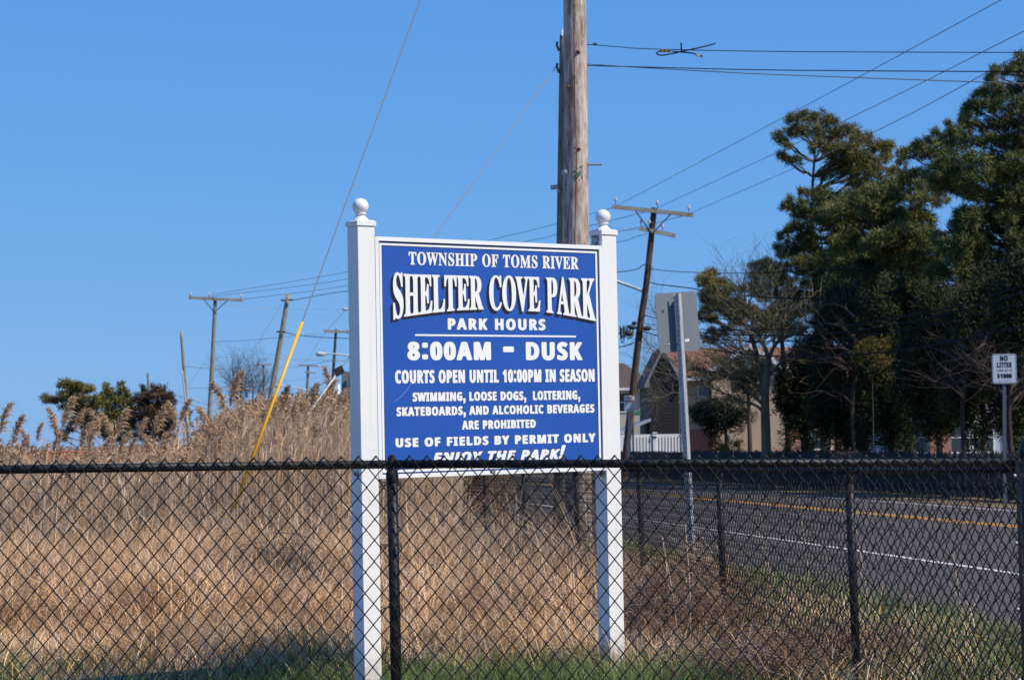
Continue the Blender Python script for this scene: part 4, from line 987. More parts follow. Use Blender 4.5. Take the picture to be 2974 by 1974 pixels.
def slab(mb, u0, u1, v0, v1, n0, n1):
    mb.box(W((u0 + u1) / 2, (v0 + v1) / 2, (n0 + n1) / 2), uvec * ((u1 - u0) / 2), nvec * ((n1 - n0) / 2), vvec * ((v1 - v0) / 2)); return mb
fw = .021
link('panel', slab(MB(), .004, PW - .004, .004, PH - .004, -.018, -.006), MATS['sign blue'], sign)
# mitred aluminium frame: channel with a raised lip
def mitre(mb, u0, v0, u1, v1, w, n0, n1):
    """frame ring between outer rect and inner rect, 4 mitred bars"""
    O = [(u0, v0), (u1, v0), (u1, v1), (u0, v1)]; I = [(u0 + w, v0 + w), (u1 - w, v0 + w), (u1 - w, v1 - w), (u0 + w, v1 - w)]
    bars = []
    for i in range(4):
        j = (i + 1) % 4; e = .0006
        def sh(p, q):   # shrink towards the bar's middle for a hairline joint
            d = Vector((q[0] - p[0], q[1] - p[1])).normalized() * e; return (p[0] + d.x, p[1] + d.y)
        o0, o1 = sh(O[i], O[j]), sh(O[j], O[i]); i0, i1 = sh(I[i], I[j]), sh(I[j], I[i])
        V = [W(*p, n) for n in (n0, n1) for p in (o0, o1, i1, i0)]
        m2 = MB().add([tuple(v) for v in V], q=[(0, 3, 2, 1), (4, 5, 6, 7), (0, 1, 5, 4), (2, 3, 7, 6), (0, 4, 7, 3), (1, 2, 6, 5)])
        bars.append(m2)
    return bars
for b_ in mitre(None, 0, 0, PW, PH, fw, -.030, .004): link('frame', b_, MATS['sign frame white'], sign)
def ring(u0, v0, w, n):
    mb = MB()
    slab(mb, u0, PW - u0, v0, v0 + w, n, n + .0006); slab(mb, u0, PW - u0, PH - v0 - w, PH - v0, n, n + .0006)
    slab(mb, u0, u0 + w, v0 + w, PH - v0 - w, n, n + .0006); slab(mb, PW - u0 - w, PW - u0, v0 + w, PH - v0 - w, n, n + .0006); return mb
link('border_line', ring(fw + .0012, fw + .0012, .0035, -.0058), MATS['sign dark line'], sign)
link('border_stripe', ring(fw + .0085, fw + .0085, .0125, -.0056), MATS['lettering white'], sign)
link('border_line', ring(fw + .0212, fw + .0212, .0032, -.0058), MATS['sign dark line'], sign)

# posts
PWD = .1016
def signpost(uc, ztop_px, side):
    """uc: panel coordinate of the post centre"""
    n_c = -PWD / 2 + .002
    base_v = None
    b = W(uc, 0, n_c); k = (b.z + .25) / vvec.z
    foot = b - vvec * k
    topv = S(*ztop_px)[1]
    top = W(uc, topv, n_c)
    h = (top - foot).length; mid = (top + foot) / 2
    e = .0035; hw = PWD / 2
    # softly rounded square section
    pts = []
    for cx, cy, a0 in ((hw - e, hw - e, 0), (-hw + e, hw - e, 90), (-hw + e, -hw + e, 180), (hw - e, -hw + e, 270)):
        for a in (0, 30, 60, 90): pts.append((cx + e * math.cos(R(a0 + a)), cy + e * math.sin(R(a0 + a))))
    n = len(pts); V = [foot + uvec * x + nvec * y for x, y in pts] + [top + uvec * x + nvec * y for x, y in pts]
    mb = MB().add([tuple(v) for v in V], q=[(i, (i + 1) % n, n + (i + 1) % n, n + i) for i in range(n)])
    p = link('post', mb, MATS['weathered white vinyl'], sign)
    # cap: skirt and low pyramid
    cw = hw + .006
    mb = MB().box(top + vvec * .002, uvec * cw, nvec * cw, vvec * .0115)
    a = top + vvec * .0135
    Vp = [a + uvec * (sx_ * cw) + nvec * (sy_ * cw) for sx_, sy_ in ((-1, -1), (1, -1), (1, 1), (-1, 1))] + [a + uvec * (sx_ * .045) + nvec * (sy_ * .045) + vvec * .006 for sx_, sy_ in ((-1, -1), (1, -1), (1, 1), (-1, 1))]
    mb.add([tuple(v) for v in Vp], q=[(0, 1, 5, 4), (1, 2, 6, 5), (2, 3, 7, 6), (3, 0, 4, 7), (4, 5, 6, 7)])
    c_ = link('post_cap', mb, MATS['white vinyl'], p)
    s_ = 1.0
    pr = [(.040, .018), (.042, .022), (.042, .026), (.037, .034), (.034, .0355), (.034, .038), (.030, .041), (.0245, .046), (.0225, .052), (.0235, .057), (.029, .0595), (.030, .062), (.029, .0655), (.024, .067)]
    pr = [(r_, .0135 + (z_ - .018) * .93) for r_, z_ in pr]
    rb = .0412; th = math.asin(.024 / rb); zc = pr[-1][1] + rb * math.cos(th)
    for i in range(1, 20):
        a_ = th + (math.pi - th) * i / 19.0; pr.append((max(rb * math.sin(a_), .0001), zc - rb * math.cos(a_)))
    link('ball_finial', MB().lathe(pr, top, vvec, 36), MATS['white vinyl'], p, True)
    return p, foot, top
pl, fl, tl_ = signpost(-PWD / 2 - .0008, (1068, 650), -1)
pr_, fr, trr = signpost(PW + PWD / 2 + .0008, (1780, 677), 1)
# red mounting bolts peeping over the frame
for px, py in ((1096.5, 685), (1722.5, 709)):
    u, v = S(px, py); link('bolt', slab(MB(), u - .008, u + .008, PH + .0002, PH + .004, -.03, -.012), mat('red brown paint', (.16, .012, .02), .6), sign)
# bracket plate with torn sticker on the side of the right post
sidep = W(PW + .0008, PH, 0)
def SB(n, v, u=-.0025): return W(PW + u, v, n)
mb = MB().box(SB(-.050, PH + .045), uvec * .0015, nvec * .030, vvec * .046)
link('bracket', mb, mat('old aluminium', (.42, .42, .40), .5, metal=.2, var=.2, scale=50), sign)
mb = MB()
for i in range(14):
    a0, a1 = 2 * math.pi * i / 14, 2 * math.pi * (i + 1) / 14
    r0, r1 = .0095, .016
    V = [SB(-.050 + r * math.cos(a), PH + .062 + r * math.sin(a), -.0045) for r, a in ((r0, a0), (r1, a0), (r1, a1), (r0, a1))]
    mb.add([tuple(v) for v in V], q=[(0, 1, 2, 3)])
mb.box(SB(-.078, PH + .062, -.0045), uvec * .0003, nvec * .003, vvec * .013)
for n_, v_, a_, b_ in ((-.026, .040, .003, .012), (-.034, .018, .004, .008), (-.05, .012, .008, .003), (-.072, .08, .004, .003), (-.05, .062, .005, .004)):
    mb.box(SB(n_, PH + v_, -.0045), uvec * .0003, nvec * a_, vvec * b_)
link('sticker_mark', mb, MATS['lettering black'], sign)
# lower bracket with rusty bolt
mb = MB().box(W(PW - .014, -.024, -.030), uvec * .013, nvec * .002, vvec * .024)
link('bracket', mb, MATS['sign frame white'], sign)
link('bolt', MB().lathe([(0, .012), (.010, .012), (.012, .009), (.012, 0)], W(PW - .018, -.022, -.027), nvec, 8), mat('rust', (.12, .04, .02), .9), sign)
mb = MB().box(W(.014, -.008, -.030), uvec * .013, nvec * .002, vvec * .010)
link('bracket', mb, MATS['black vinyl coating'], sign)

# lettering lines: (text, left-base px, left-top py, right-base px, right-top py)
o1 = lambda x, y: (1000 + x / 2.6133, 540 + y / 2.6133)
o2 = lambda x, y: (1000 + x / 2.6133, 1040 + y / 2.6133)
def line(txt, xl, tl, bl, xr, tr_, br, o, font='sans', bold=(.0022, .0016), outl=.0026, track=0, shear=0):
    ul, vbl = S(*o(xl, bl)); _, vtl = S(*o(xl, tl)); ur, vbr = S(*o(xr, br)); _, vtr = S(*o(xr, tr_))
    g_ = bold
    f = lambda x, y: (ul + g_[0] + (ur - ul - 2 * g_[0]) * x, (vbl + (vbr - vbl) * x) + g_[1] + ((vtl - vbl - 2 * g_[1]) * (1 - x) + (vtr - vbr - 2 * g_[1]) * x) * y)
    # centre the outline behind the white letters
    lettering(sign, txt, font, f, MATS['sign dark line'], bold=(bold[0] + outl, bold[1] + outl), lift=-.0057, track=track, shear=shear, name='letter_outline')
    return lettering(sign, txt, font, f, MATS['lettering white'], bold=bold, lift=-.0050, track=track, shear=shear)
line('TOWNSHIP OF TOMS RIVER', 493, 499, 596, 1783, 539, 632, o1, 'serif', bold=(.0016, .0010), outl=.0016, track=-18)
line('PARK HOURS', 790, 1003, 1089, 1532, 1009, 1095, o1, bold=(.0042, .0022), outl=.0012, track=45)
line('8:00AM - DUSK', 483, 1181, 1321, 1813, 1184, 1321, o1, bold=(.0075, .0038), outl=.0013, track=22)
line('COURTS OPEN UNTIL 10:00PM IN SEASON', 390, 1397, 1498, 1905, 1388, 1484, o1, bold=(.0036, .0022), outl=.0018, track=5)
line('SWIMMING, LOOSE DOGS,  LOITERING,', 522, 260, 328, 1795, 244, 313, o2, bold=(.0031, .0018), outl=.0016, track=5)
line('SKATEBOARDS, AND ALCOHOLIC BEVERAGES', 400, 371, 440, 1903, 347, 412, o2, bold=(.0030, .0018), outl=.0016, track=5)
line('ARE PROHIBITED', 897, 473, 541, 1458, 463, 527, o2, bold=(.0031, .0018), outl=.0016, track=5)
line('USE OF FIELDS BY PERMIT ONLY', 393, 607, 676, 1912, 568, 635, o2, bold=(.0042, .0020), outl=.0012, track=40)
line('ENJOY THE PARK!', 676, 716, 800, 1660, 686, 762, o2, bold=(.0048, .0022), outl=.0034, track=10, shear=.28)
u0, v0 = S(*o1(541, 1132)); u1, v1 = S(*o1(1763, 1140)); vm = (v0 + v1) / 2
link('rule_line', slab(MB(), u0, u1, vm - .0045, vm + .0045, -.0056, -.0050), MATS['lettering white'], sign)
# arched main title with a black drop shadow to the lower left
tops = [(370, 662), (440, 666), (530, 672), (700, 676), (850, 680), (1000, 684), (1150, 684), (1300, 688), (1450, 691), (1600, 697), (1750, 700), (1917, 704)]
bots = [(370, 1008), (440, 993), (560, 975), (700, 957), (850, 943), (960, 938), (1060, 935), (1150, 939), (1280, 942), (1380, 946), (1500, 952), (1620, 968), (1750, 990), (1917, 1024)]
tv = [S(*o1(*p)) for p in tops]; bv = [S(*o1(*p)) for p in bots]
tu, tvv = [p[0] for p in tv], [p[1] for p in tv]; bu, bvv = [p[0] for p in bv], [p[1] for p in bv]
ua, ub_ = tu[0], tu[-1]
def fm(x, y):
    u = ua + .004 + (ub_ - ua - .016) * x
    return u, float(np.interp(u, bu, bvv)) * (1 - y) + float(np.interp(u, tu, tvv)) * y
# extruded black shadow as stacked offsets
for k_, (dx, dy) in enumerate(((-.0165, -.0155), (-.011, -.0105), (-.0055, -.005))):
    lettering(sign, 'SHELTER COVE PARK', 'serif', fm, MATS['lettering black'], bold=(.0045, .0022), offs=(dx, dy), lift=-.00585 + k_ * .0002, track=-38, name='letter_shadow')
lettering(sign, 'SHELTER COVE PARK', 'serif', fm, MATS['lettering white'], bold=(.0035, .0012), lift=-.0050, track=-38)
# faint scratch on the board
sc_ = [S(*o1(x, y)) for x, y in ((510, 1495), (492, 1530), (470, 1560), (430, 1600), (380, 1640))]
mb = MB()
for a_, b_ in zip(sc_[:-1], sc_[1:]):
    p, q = W(*a_, -.0057), W(*b_, -.0057); dd = q - p; mb.box((p + q) / 2, dd / 2, nvec * .0002, dd.cross(nvec).normalized() * .0006)
link('scratch', mb, mat('scratch pale', (.35, .42, .62), .6), sign)

# ============================================================ chain link fences
CW, CH = .0717 / 2, .0868
def fabric(P0_, P1_, zt0, zt1, zbot, wr=.0026, d=.0052, sides=5, shear=0.0, side=-1, lod=False):
    """woven chain link between two ground points; tops zt0, zt1"""
    a = Vector((P1_[0] - P0_[0], P1_[1] - P0_[1], 0)); L = a.length; a.normalize(); nn = Vector((a.y, -a.x, 0)) * (1 if side < 0 else -1)
    ncol = max(2, int(round(L / CW))); cw = L / ncol
    mb = MB(); hooks = MB()
    for i in range(ncol):
        pts = []
        x0 = i * cw; x1 = (i + 1) * cw
        zt = lambda x: zt0 + (zt1 - zt0) * x / L
        # start at the peak column: even columns carry the peaks
        left = (i % 2 == 0); xcur = x0 if left else x1
        z = zt(xcur); first = True
        while z > zbot:
            s = -1 if left else 1
            xb = x0 if left else x1
            sh = shear * (z - zt0)
            if first:
                pts.append((xb + sh, .0, z))
            elif lod:
                pts.append((xb + sh, 0, z))
            else:
                pts.append((xb - s * .0035 + sh, d * s, z + .0045)); pts.append((xb + s * .0022 + sh, 0, z)); pts.append((xb - s * .0035 + sh, -d * s, z - .0045))
            first = False
            if lod: pts[-1] = (pts[-1][0], 0, pts[-1][2])
            left = not left; z -= CH / 2
        P = [(P0_[0] + a.x * x + nn.x * y, P0_[1] + a.y * x + nn.y * y, zz) for x, y, zz in pts]
        mb.tube(P, wr, sides, cap=False)
        # knuckled end hooks
        xc = (x0 if i % 2 == 0 else x1); z = zt(xc); s = 1 if i % 2 == 0 else -1
        Hk = [(xc, 0, z), (xc - s * .004, .006, z + .001), (xc + s * .010, .008, z - .013), (xc + s * .019, .004, z - .019)]
        mb.tube([(P0_[0] + a.x * x + nn.x * y, P0_[1] + a.y * x + nn.y * y, zz) for x, y, zz in Hk], wr, sides, cap=False)
    return mb
BV = MATS['black vinyl coating']; BP = MATS['black powder coat']
def fence_post(t, p, ztop, r=.0225, cap='loop', lean=(0, 0)):
    top = Vector((p[0] + lean[0], p[1] + lean[1], ztop)); bot = Vector((p[0], p[1], -.05))
    o_ = link('post', MB().tube([bot, bot.lerp(top, .5), top], r, 18), BP, t, True)
    ax = (top - bot).normalized()
    if cap == 'loop':
        pr = [(r + .003, -.045), (r + .0035, -.044), (r + .0035, -.012), (r + .001, -.004), (r * .85, .008), (r * .80, .030), (r * .74, .055), (r * .5, .066), (0.0001, .069)]
        link('loop_cap', MB().lathe(pr, top, ax, 20), BP, o_, True)
    else:
        pr = [(r + .0035, -.03), (r + .0045, -.029), (r + .0045, 0), (r + .001, .004), (r * .98, .012), (r * .85, .030), (r * .55, .045), (.0001, .050)]
        link('dome_cap', MB().lathe(pr, top, ax, 20), BP, o_, True)
    return o_
# near fence: kinked at its line post
FA = U(-90, 1364, 8.42); FK = U(1139, 1347.5, 8.75); FC = U(2962, 1342.5, 9.0); FP = U(2986, 1342.2, 9.03)
FA = FK + (FA - FK) * 1.6
near = thing('chain_link_fence', 'near black chain link fence crossing the whole picture in front of the sign', 'fence', (FK.x, FK.y, 0))
RR = .0180
rail_off = Vector((0, .0, 0))
def railtube(a, b, r=RR, mt=BP, parent=near, n=12):
    return link('top_rail', MB().tube([a, a.lerp(b, .5), b], r, 18), mt, parent, True)
railtube(FA, FK); railtube(FK, FC)
TOPO = .0345
for a, b, sh in ((FA, FK, .022), (FK, FC, .012)):
    ofs = (b - a).normalized(); nn = Vector((ofs.y, -ofs.x, 0)).normalized() * (RR + .006)
    a2 = (a.x + nn.x, a.y + nn.y); b2 = (b.x + nn.x, b.y + nn.y)
    link('chain_link', fabric(a2, b2, a.z + TOPO, b.z + TOPO, .03, shear=sh), BV, near, True)
pk = (FK.x + .001, FK.y + .004)
fence_post(near, (pk[0] + .012, pk[1]), FK.z - .028, .0228, 'loop', lean=(-.014, 0))
fence_post(near, (FP.x + .012, FP.y + .01), FP.z + .055, .034, 'dome', lean=(-.012, 0))
# tension bar and bands at the corner
cx, cy = FC.x - .012, FC.y - .028
link('tension_bar', MB().box((cx, cy, FC.z / 2 + .03), (.008, 0, 0), (0, .003, 0), (-.007, 0, FC.z / 2 + .01)), BP, near)
for zz in (FC.z - .055, FC.z - .34, FC.z - .62, .25):
    mb = MB().lathe([(.0355, -.011), (.0375, -.011), (.0375, .011), (.0355, .011)], (FP.x + .006, FP.y + .01, zz), (0, 0, 1), 20)
    mb.box((FC.x - .008, FC.y - .024, zz), (.026, 0.004, 0), (0, .0025, 0), (0, 0, .011))
    b_ = link('tension_band', mb, BP, near)
    link('bolt', MB().lathe([(0, .010), (.005, .009), (.0075, .004), (.0075, 0)], (FC.x - .030, FC.y - .028, zz), (-.2, -1, 0), 10), MATS['galvanised steel'], b_, True)
# wire ties
def tie(p, s=1.0, flip=1):
    p = Vector(p); pts = []
    for i in range(13):
        a = i / 12 * 2 * math.pi * 1.4; pts.append(p + Vector((flip * (.010 * math.sin(a) * s), -.004 + .003 * math.cos(a), -.012 * (i / 12) * s + .007 * math.cos(a) * s)))
    pts.append(p + Vector((flip * .012 * s, -.004, -.020 * s)))
    link('wire_tie', MB().tube(pts, .0021, 5), BV, near)
def onnear(px, py):
    s = (px + 90) / 1229.0
    Zz = 8.42 + (8.75 - 8.42) * s if px < 1139 else 8.75 + (px - 1139) / 1823 * .25
    return U(px, py, Zz - .03)
for px, py in ((198, 1377), (574, 1375), (1035, 1371), (1431, 1366), (1911, 1362), (2420, 1360)): tie(onnear(px, py))
for px, py, f_ in ((1112, 1400, -1), (1158, 1400, 1), (1112, 1582, -1), (1160, 1580, 1), (1113, 1765, -1), (1162, 1762, 1)):
    tie(onnear(px, py), 1.0, f_)
    a_ = onnear(px, py); b_ = onnear(1138 + (8 if py > 1500 else 0), py - 3) + Vector((0, .055, 0))
    link('wire_tie', MB().tube(catmull([a_, a_.lerp(b_, .5) + Vector((0, -.02 if abs(px) else 0, .002)), b_], 5), .0021, 5), BV, near)

# roadside fence running away behind the sign
PX2 = [(2468, 10.9, 1366), (2090, 13.95, 1364), (1858, 17.0, 1363), (1673, 20.0, 1362), (1521, 23.05, 1362), (1407, 26.1, 1362), (1322, 29.1, 1361), (1254, 32.2, 1360)]
far = thing('chain_link_fence', 'roadside black chain link fence running away behind the sign along the road', 'fence', GX(2090, 13.95))
prev = Vector((FP.x + .012, FP.y + .04, FP.z - .028))
for i, (px, Zz, py) in enumerate(PX2):
    tp = U(px, py, Zz)
    fence_post(far, (tp.x + .018, tp.y), tp.z - .02, .0225, 'loop', lean=(-.022, 0))
    link('top_rail', MB().tube([prev, prev.lerp(tp, .5), tp], .0175, 12), BP, far, True)
    d_ = (tp - prev).normalized(); nn = Vector((-d_.y, d_.x, 0)).normalized() * .024
    link('chain_link', fabric((prev.x + nn.x, prev.y + nn.y), (tp.x + nn.x, tp.y + nn.y), prev.z + .03, tp.z + .03, .03, sides=4, side=1), BV, far, True)
    prev = tp
# ============================================================ trees
def pine_needles(name, c, c2):
    return mat(name, c, .75, col2=c2, scale=.9, island=.45, spec=.15, detail=3)
N_OLIVE = pine_needles('olive pine needles', (.10, .098, .020), (.22, .175, .04))
N_GREEN = pine_needles('green pine needles', (.070, .090, .026), (.20, .19, .046))
N_DARK = pine_needles('dark evergreen foliage', (.018, .028, .012), (.055, .058, .018))
N_BROWN = pine_needles('brown juniper foliage', (.060, .032, .018), (.125, .068, .034))
N_YEL = pine_needles('yellowish foliage', (.10, .08, .015), (.16, .12, .02))
def foliage_ellipses(mb, ells, dens, nlen, nwid, per=10, tuft=.10, flat=0.0, droop=0):
    """ells: centre, (rx, ry, rz). tufts of thin needle triangles round points near the shells"""
    for c, rad, mul in ells:
        c = np.array(tuple(c)); rad = np.array(rad); k_s = 2.2 if per >= 12 else 1.0
        n = int(dens * 2.6 / k_s * mul * (rad[0] * rad[2] + rad[0] * rad[1]) * 3.1) + 8
        d = rng.normal(size=(n, 3)); d /= np.linalg.norm(d, axis=1, keepdims=True)
        rr = rng.uniform(.25, 1.0, n) ** .45
        P = c + d * rr[:, None] * rad * (1 + .18 * rng.normal(size=(n, 1)))
        ax = d * .7 + rng.normal(size=(n, 3)) * .45 + np.array([0, 0, .45 - droop]); ax /= np.linalg.norm(ax, axis=1, keepdims=True)
        k = int(per * (2.0 if per >= 12 else 1))
        A = np.repeat(P, k, 0) + rng.normal(size=(n * k, 3)) * tuft * .28
        dirs = np.repeat(ax, k, 0) * .7 + rng.normal(size=(n * k, 3)) * .6; dirs /= np.linalg.norm(dirs, axis=1, keepdims=True)
        ln = nlen * rng.uniform(.6, 1.25, (n * k, 1))
        w = np.cross(dirs, rng.normal(size=(n * k, 3))); w /= np.maximum(np.linalg.norm(w, axis=1, keepdims=True), 1e-6)
        w *= nwid * .5
        V = np.stack([A - w, A + w, A + dirs * ln], 1).reshape(-1, 3)
        T = np.arange(n * k * 3).reshape(-1, 3)
        mb.add(V, t=T)
def limb(mb, a, b, r0, r1, sag=.0, jit=.05, n=5, sides=6):
    a = Vector(a); b = Vector(b); L = (b - a).length
    P = [a.lerp(b, i / n) + Vector((random.gauss(0, jit), random.gauss(0, jit), random.gauss(0, jit) - sag * math.sin(math.pi * i / n))) * L * (0 if i in (0, n) else 1) * .8 for i in range(n + 1)]
    mb.tube(P, [r0 + (r1 - r0) * i / n for i in range(n + 1)], sides); return P
def conifer(label, trunk, Z, clumps, leafmat, bark, r0=.2, dens=26, depth=1.0, nlen=.16, nwid=.022, per=10, tuft=.16, group=None, extra=None, name='pine_tree', cat='tree', limbs=True):
    """trunk px points base..top ; clumps (px,py,rx,ry[,mul])"""
    k = Z / FPX
    bpx = trunk[0]
    base = GX(bpx[0], Z)
    t = thing(name, label, cat, base, group)
    T = [base] + [U(px, py, Z) for px, py in trunk[1:]]
    path = catmull(T, 6)
    tr = MB().tube(path, [r0 * (1 - .86 * i / (len(path) - 1)) for i in range(len(path))], 9)
    tk = link('trunk', tr, bark, t, True)
    ells = []; lm = MB()
    xs = [c[0] for c in clumps]; cxm = (max(xs) + min(xs)) / 2; half = max((max(xs) - min(xs)) / 2, 1)
    for c in clumps:
        px, py, rx, ry = c[:4]; mul = c[4] if len(c) > 4 else 1
        # depth spread like the crown is round
        e = max(0, 1 - ((px - cxm) / (half * 1.1)) ** 2) ** .5
        dz = random.uniform(-1, 1) * e * half * k * .75 * depth
        ctr = U(px, py, Z + dz); kk = (Z + dz) / FPX
        ells.append((ctr, (rx * kk, max(rx, ry) * kk * .9, ry * kk), mul))
        if limbs:
            # limb from the trunk, attaching a bit lower
            cand = [p for p in path if p.z < ctr.z - .1] or [path[0]]
            at = min(cand, key=lambda p: abs((ctr.z - p.z) - (ctr - p).xy.length * .45))
            P = limb(lm, at, ctr, max(.018, r0 * .22), .012, sag=.04, jit=.03)
            for _ in range(3):
                q = ctr + Vector((random.gauss(0, rx * kk * .6), random.gauss(0, rx * kk * .6), random.gauss(0, ry * kk * .6)))
                limb(lm, P[random.choice((2, 3, 4))], q, .014, .006, jit=.05, n=3, sides=4)
    if limbs: link('limbs', lm, bark, t)
    cr = MB(); foliage_ellipses(cr, ells, dens, nlen, nwid, per, tuft)
    link('crown', cr, leafmat, t)
    return t
z5 = lambda L: [(2220 + c[0] / 2.0636, 100 + c[1] / 2.0636, c[2] / 2.0636, c[3] / 2.0636) + tuple(c[4:]) for c in L]
z4 = lambda L: [(1750 + c[0] / 1.96, 540 + c[1] / 1.96, c[2] / 1.96, c[3] / 1.96) + tuple(c[4:]) for c in L]
BARK = MATS['bark grey brown']; BARKO = MATS['bark olive']
p1_top = [(random.uniform(2300, 2600), random.uniform(400, 620), random.uniform(18, 32), random.uniform(12, 20)) for _ in range(14)] + z5([(170, 510, 50, 32), (250, 495, 60, 35), (330, 500, 60, 35), (395, 530, 55, 38), (180, 575, 60, 35), (280, 580, 80, 42), (380, 610, 80, 45), (460, 590, 55, 35), (530, 575, 48, 38), (560, 630, 55, 35), (615, 625, 42, 34), (640, 680, 50, 32), (690, 665, 30, 20), (75, 605, 24, 24), (105, 635, 28, 20), (140, 670, 20, 12), (100, 725, 26, 18), (140, 755, 30, 20), (185, 755, 26, 24), (330, 680, 60, 38), (480, 680, 70, 42), (420, 740, 60, 34), (560, 740, 75, 40), (640, 750, 50, 36), (715, 745, 34, 26), (745, 730, 12, 20), (460, 800, 70, 36), (590, 820, 80, 42), (700, 830, 70, 42), (780, 820, 40, 26), (520, 890, 60, 34), (620, 920, 80, 40), (720, 920, 60, 40)])
p1_low = z5([(240, 950, 26, 26), (150, 990, 18, 22), (125, 1035, 34, 20), (190, 1040, 36, 22), (230, 1010, 30, 20), (210, 1080, 36, 18), (340, 1010, 24, 18), (440, 1060, 50, 30), (560, 1010, 60, 34), (660, 1030, 60, 36), (180, 1150, 28, 20), (130, 1190, 32, 20), (90, 1210, 14, 22), (75, 1275, 18, 24), (250, 1225, 64, 38), (150, 1280, 62, 40), (300, 1300, 60, 42), (110, 1320, 40, 32), (400, 1120, 70, 40), (500, 1150, 70, 42), (450, 1250, 80, 46), (560, 1220, 80, 46), (640, 1130, 70, 40), (230, 1370, 80, 46), (130, 1400, 50, 34), (350, 1400, 90, 50), (480, 1380, 90, 50), (600, 1330, 90, 50), (30, 1375, 34, 26), (20, 1430, 30, 26), (80, 1450, 40, 30), (560, 1450, 100, 50), (420, 1480, 90, 40)])
conifer('tall pine with olive rounded top, left one of the big pines by the road', [(2395, 1330), (2385, 1150), (2370, 850), (2358, 600), (2375, 340)], 66, p1_top, N_OLIVE, BARK, r0=.15, dens=52, per=12, nlen=.15, nwid=.024)
p1_low += [(random.uniform(2300, 2620), random.uniform(520, 920), random.uniform(24, 44), random.uniform(14, 26)) for _ in range(52)]
conifer('leafy green pine standing close in front of the tallest olive pine', [(2430, 1325), (2425, 1100), (2400, 850), (2380, 640)], 64, p1_low, N_GREEN, BARK, r0=.11, dens=52, per=12, nlen=.15, nwid=.024)
p2 = z5([(830, 720, 40, 26), (880, 695, 40, 26), (830, 755, 28, 20), (930, 660, 40, 26), (985, 640, 34, 28), (960, 710, 60, 34), (1040, 700, 60, 36), (1030, 595, 24, 28), (1050, 640, 40, 26), (1105, 560, 24, 40), (1110, 620, 50, 36), (1180, 520, 28, 40), (1180, 600, 50, 50), (1130, 690, 70, 40), (1210, 450, 24, 20), (870, 830, 50, 26), (850, 880, 40, 26), (940, 840, 60, 30), (1060, 790, 80, 40), (1160, 780, 80, 46), (950, 910, 70, 34), (1080, 900, 90, 46), (830, 960, 70, 36), (930, 990, 80, 40), (1050, 990, 60, 34), (1180, 880, 70, 50), (780, 1060, 70, 40), (890, 1080, 80, 40), (700, 1130, 70, 40), (820, 1160, 90, 44), (960, 1130, 70, 40), (730, 1230, 90, 46), (860, 1260, 100, 50), (980, 1220, 80, 40), (1000, 1330, 80, 44), (880, 1360, 110, 50), (760, 1340, 90, 46), (820, 1450, 110, 50), (970, 1440, 80, 40), (700, 1450, 80, 40), (1090, 1300, 50, 30)])
p2 += [(2560 + random.uniform(-1, 1) * 130, random.uniform(560, 960), random.uniform(26, 48), random.uniform(16, 26)) for _ in range(60)] + [(random.uniform(2600, 2900), random.uniform(700, 980), random.uniform(28, 48), random.uniform(16, 28)) for _ in range(36)]
conifer('dark middle pine whose trunk shows between the two tallest crowns', [(2640, 1330), (2630, 1000), (2628, 740), (2690, 560), (2760, 420)], 60, p2, N_GREEN, BARK, r0=.15, dens=48, per=12, nlen=.16, nwid=.024)
p3 = z5([(1540, 150, 40, 34), (1500, 200, 46, 28), (1420, 215, 50, 26), (1370, 225, 26, 20), (1560, 230, 60, 40), (1340, 270, 24, 20), (1390, 300, 34, 26), (1310, 340, 40, 36), (1370, 360, 60, 44), (1460, 340, 60, 40), (1550, 330, 60, 46), (1280, 400, 36, 34), (1240, 440, 40, 26), (1320, 450, 60, 40), (1430, 430, 80, 44), (1540, 430, 80, 50), (1230, 520, 60, 44), (1320, 540, 70, 50), (1440, 530, 90, 50), (1560, 540, 80, 50), (1240, 640, 70, 50), (1360, 640, 80, 50), (1480, 640, 90, 50), (1590, 650, 80, 50), (1280, 740, 80, 50), (1400, 750, 90, 50), (1530, 760, 90, 56), (1290, 850, 80, 46), (1400, 860, 90, 50), (1530, 870, 90, 56), (1230, 960, 60, 36), (1340, 970, 80, 44), (1460, 980, 90, 50), (1580, 980, 80, 50), (1300, 1080, 70, 40), (1420, 1080, 90, 46), (1550, 1090, 80, 50), (1260, 1200, 60, 40), (1380, 1180, 80, 46), (1500, 1200, 90, 50), (1300, 1310, 70, 40), (1420, 1300, 90, 50), (1540, 1310, 80, 50), (1180, 1400, 60, 30), (1300, 1420, 90, 46), (1430, 1430, 90, 50), (1560, 1430, 80, 50), (1250, 1530, 90, 46), (1400, 1550, 100, 50), (1540, 1550, 90, 50)])
p3 += [(random.uniform(2800, 2974), random.uniform(420, 960), random.uniform(30, 48), random.uniform(18, 28)) for _ in range(34)]
p3 += [(random.uniform(2700, 2840), random.uniform(470, 900), random.uniform(26, 44), random.uniform(16, 26)) for _ in range(30)]
p3b = [(c[0] + 90, c[1] + random.uniform(-20, 20), c[2], c[3]) for c in p3 if c[0] > 2900]
conifer('highest dark pine filling the right edge of the picture', [(2960, 1350), (2950, 1000), (2945, 600), (2965, 330), (2985, 120)], 54, p3 + p3b, N_GREEN, BARK, r0=.16, dens=50, per=12, nlen=.16, nwid=.024)
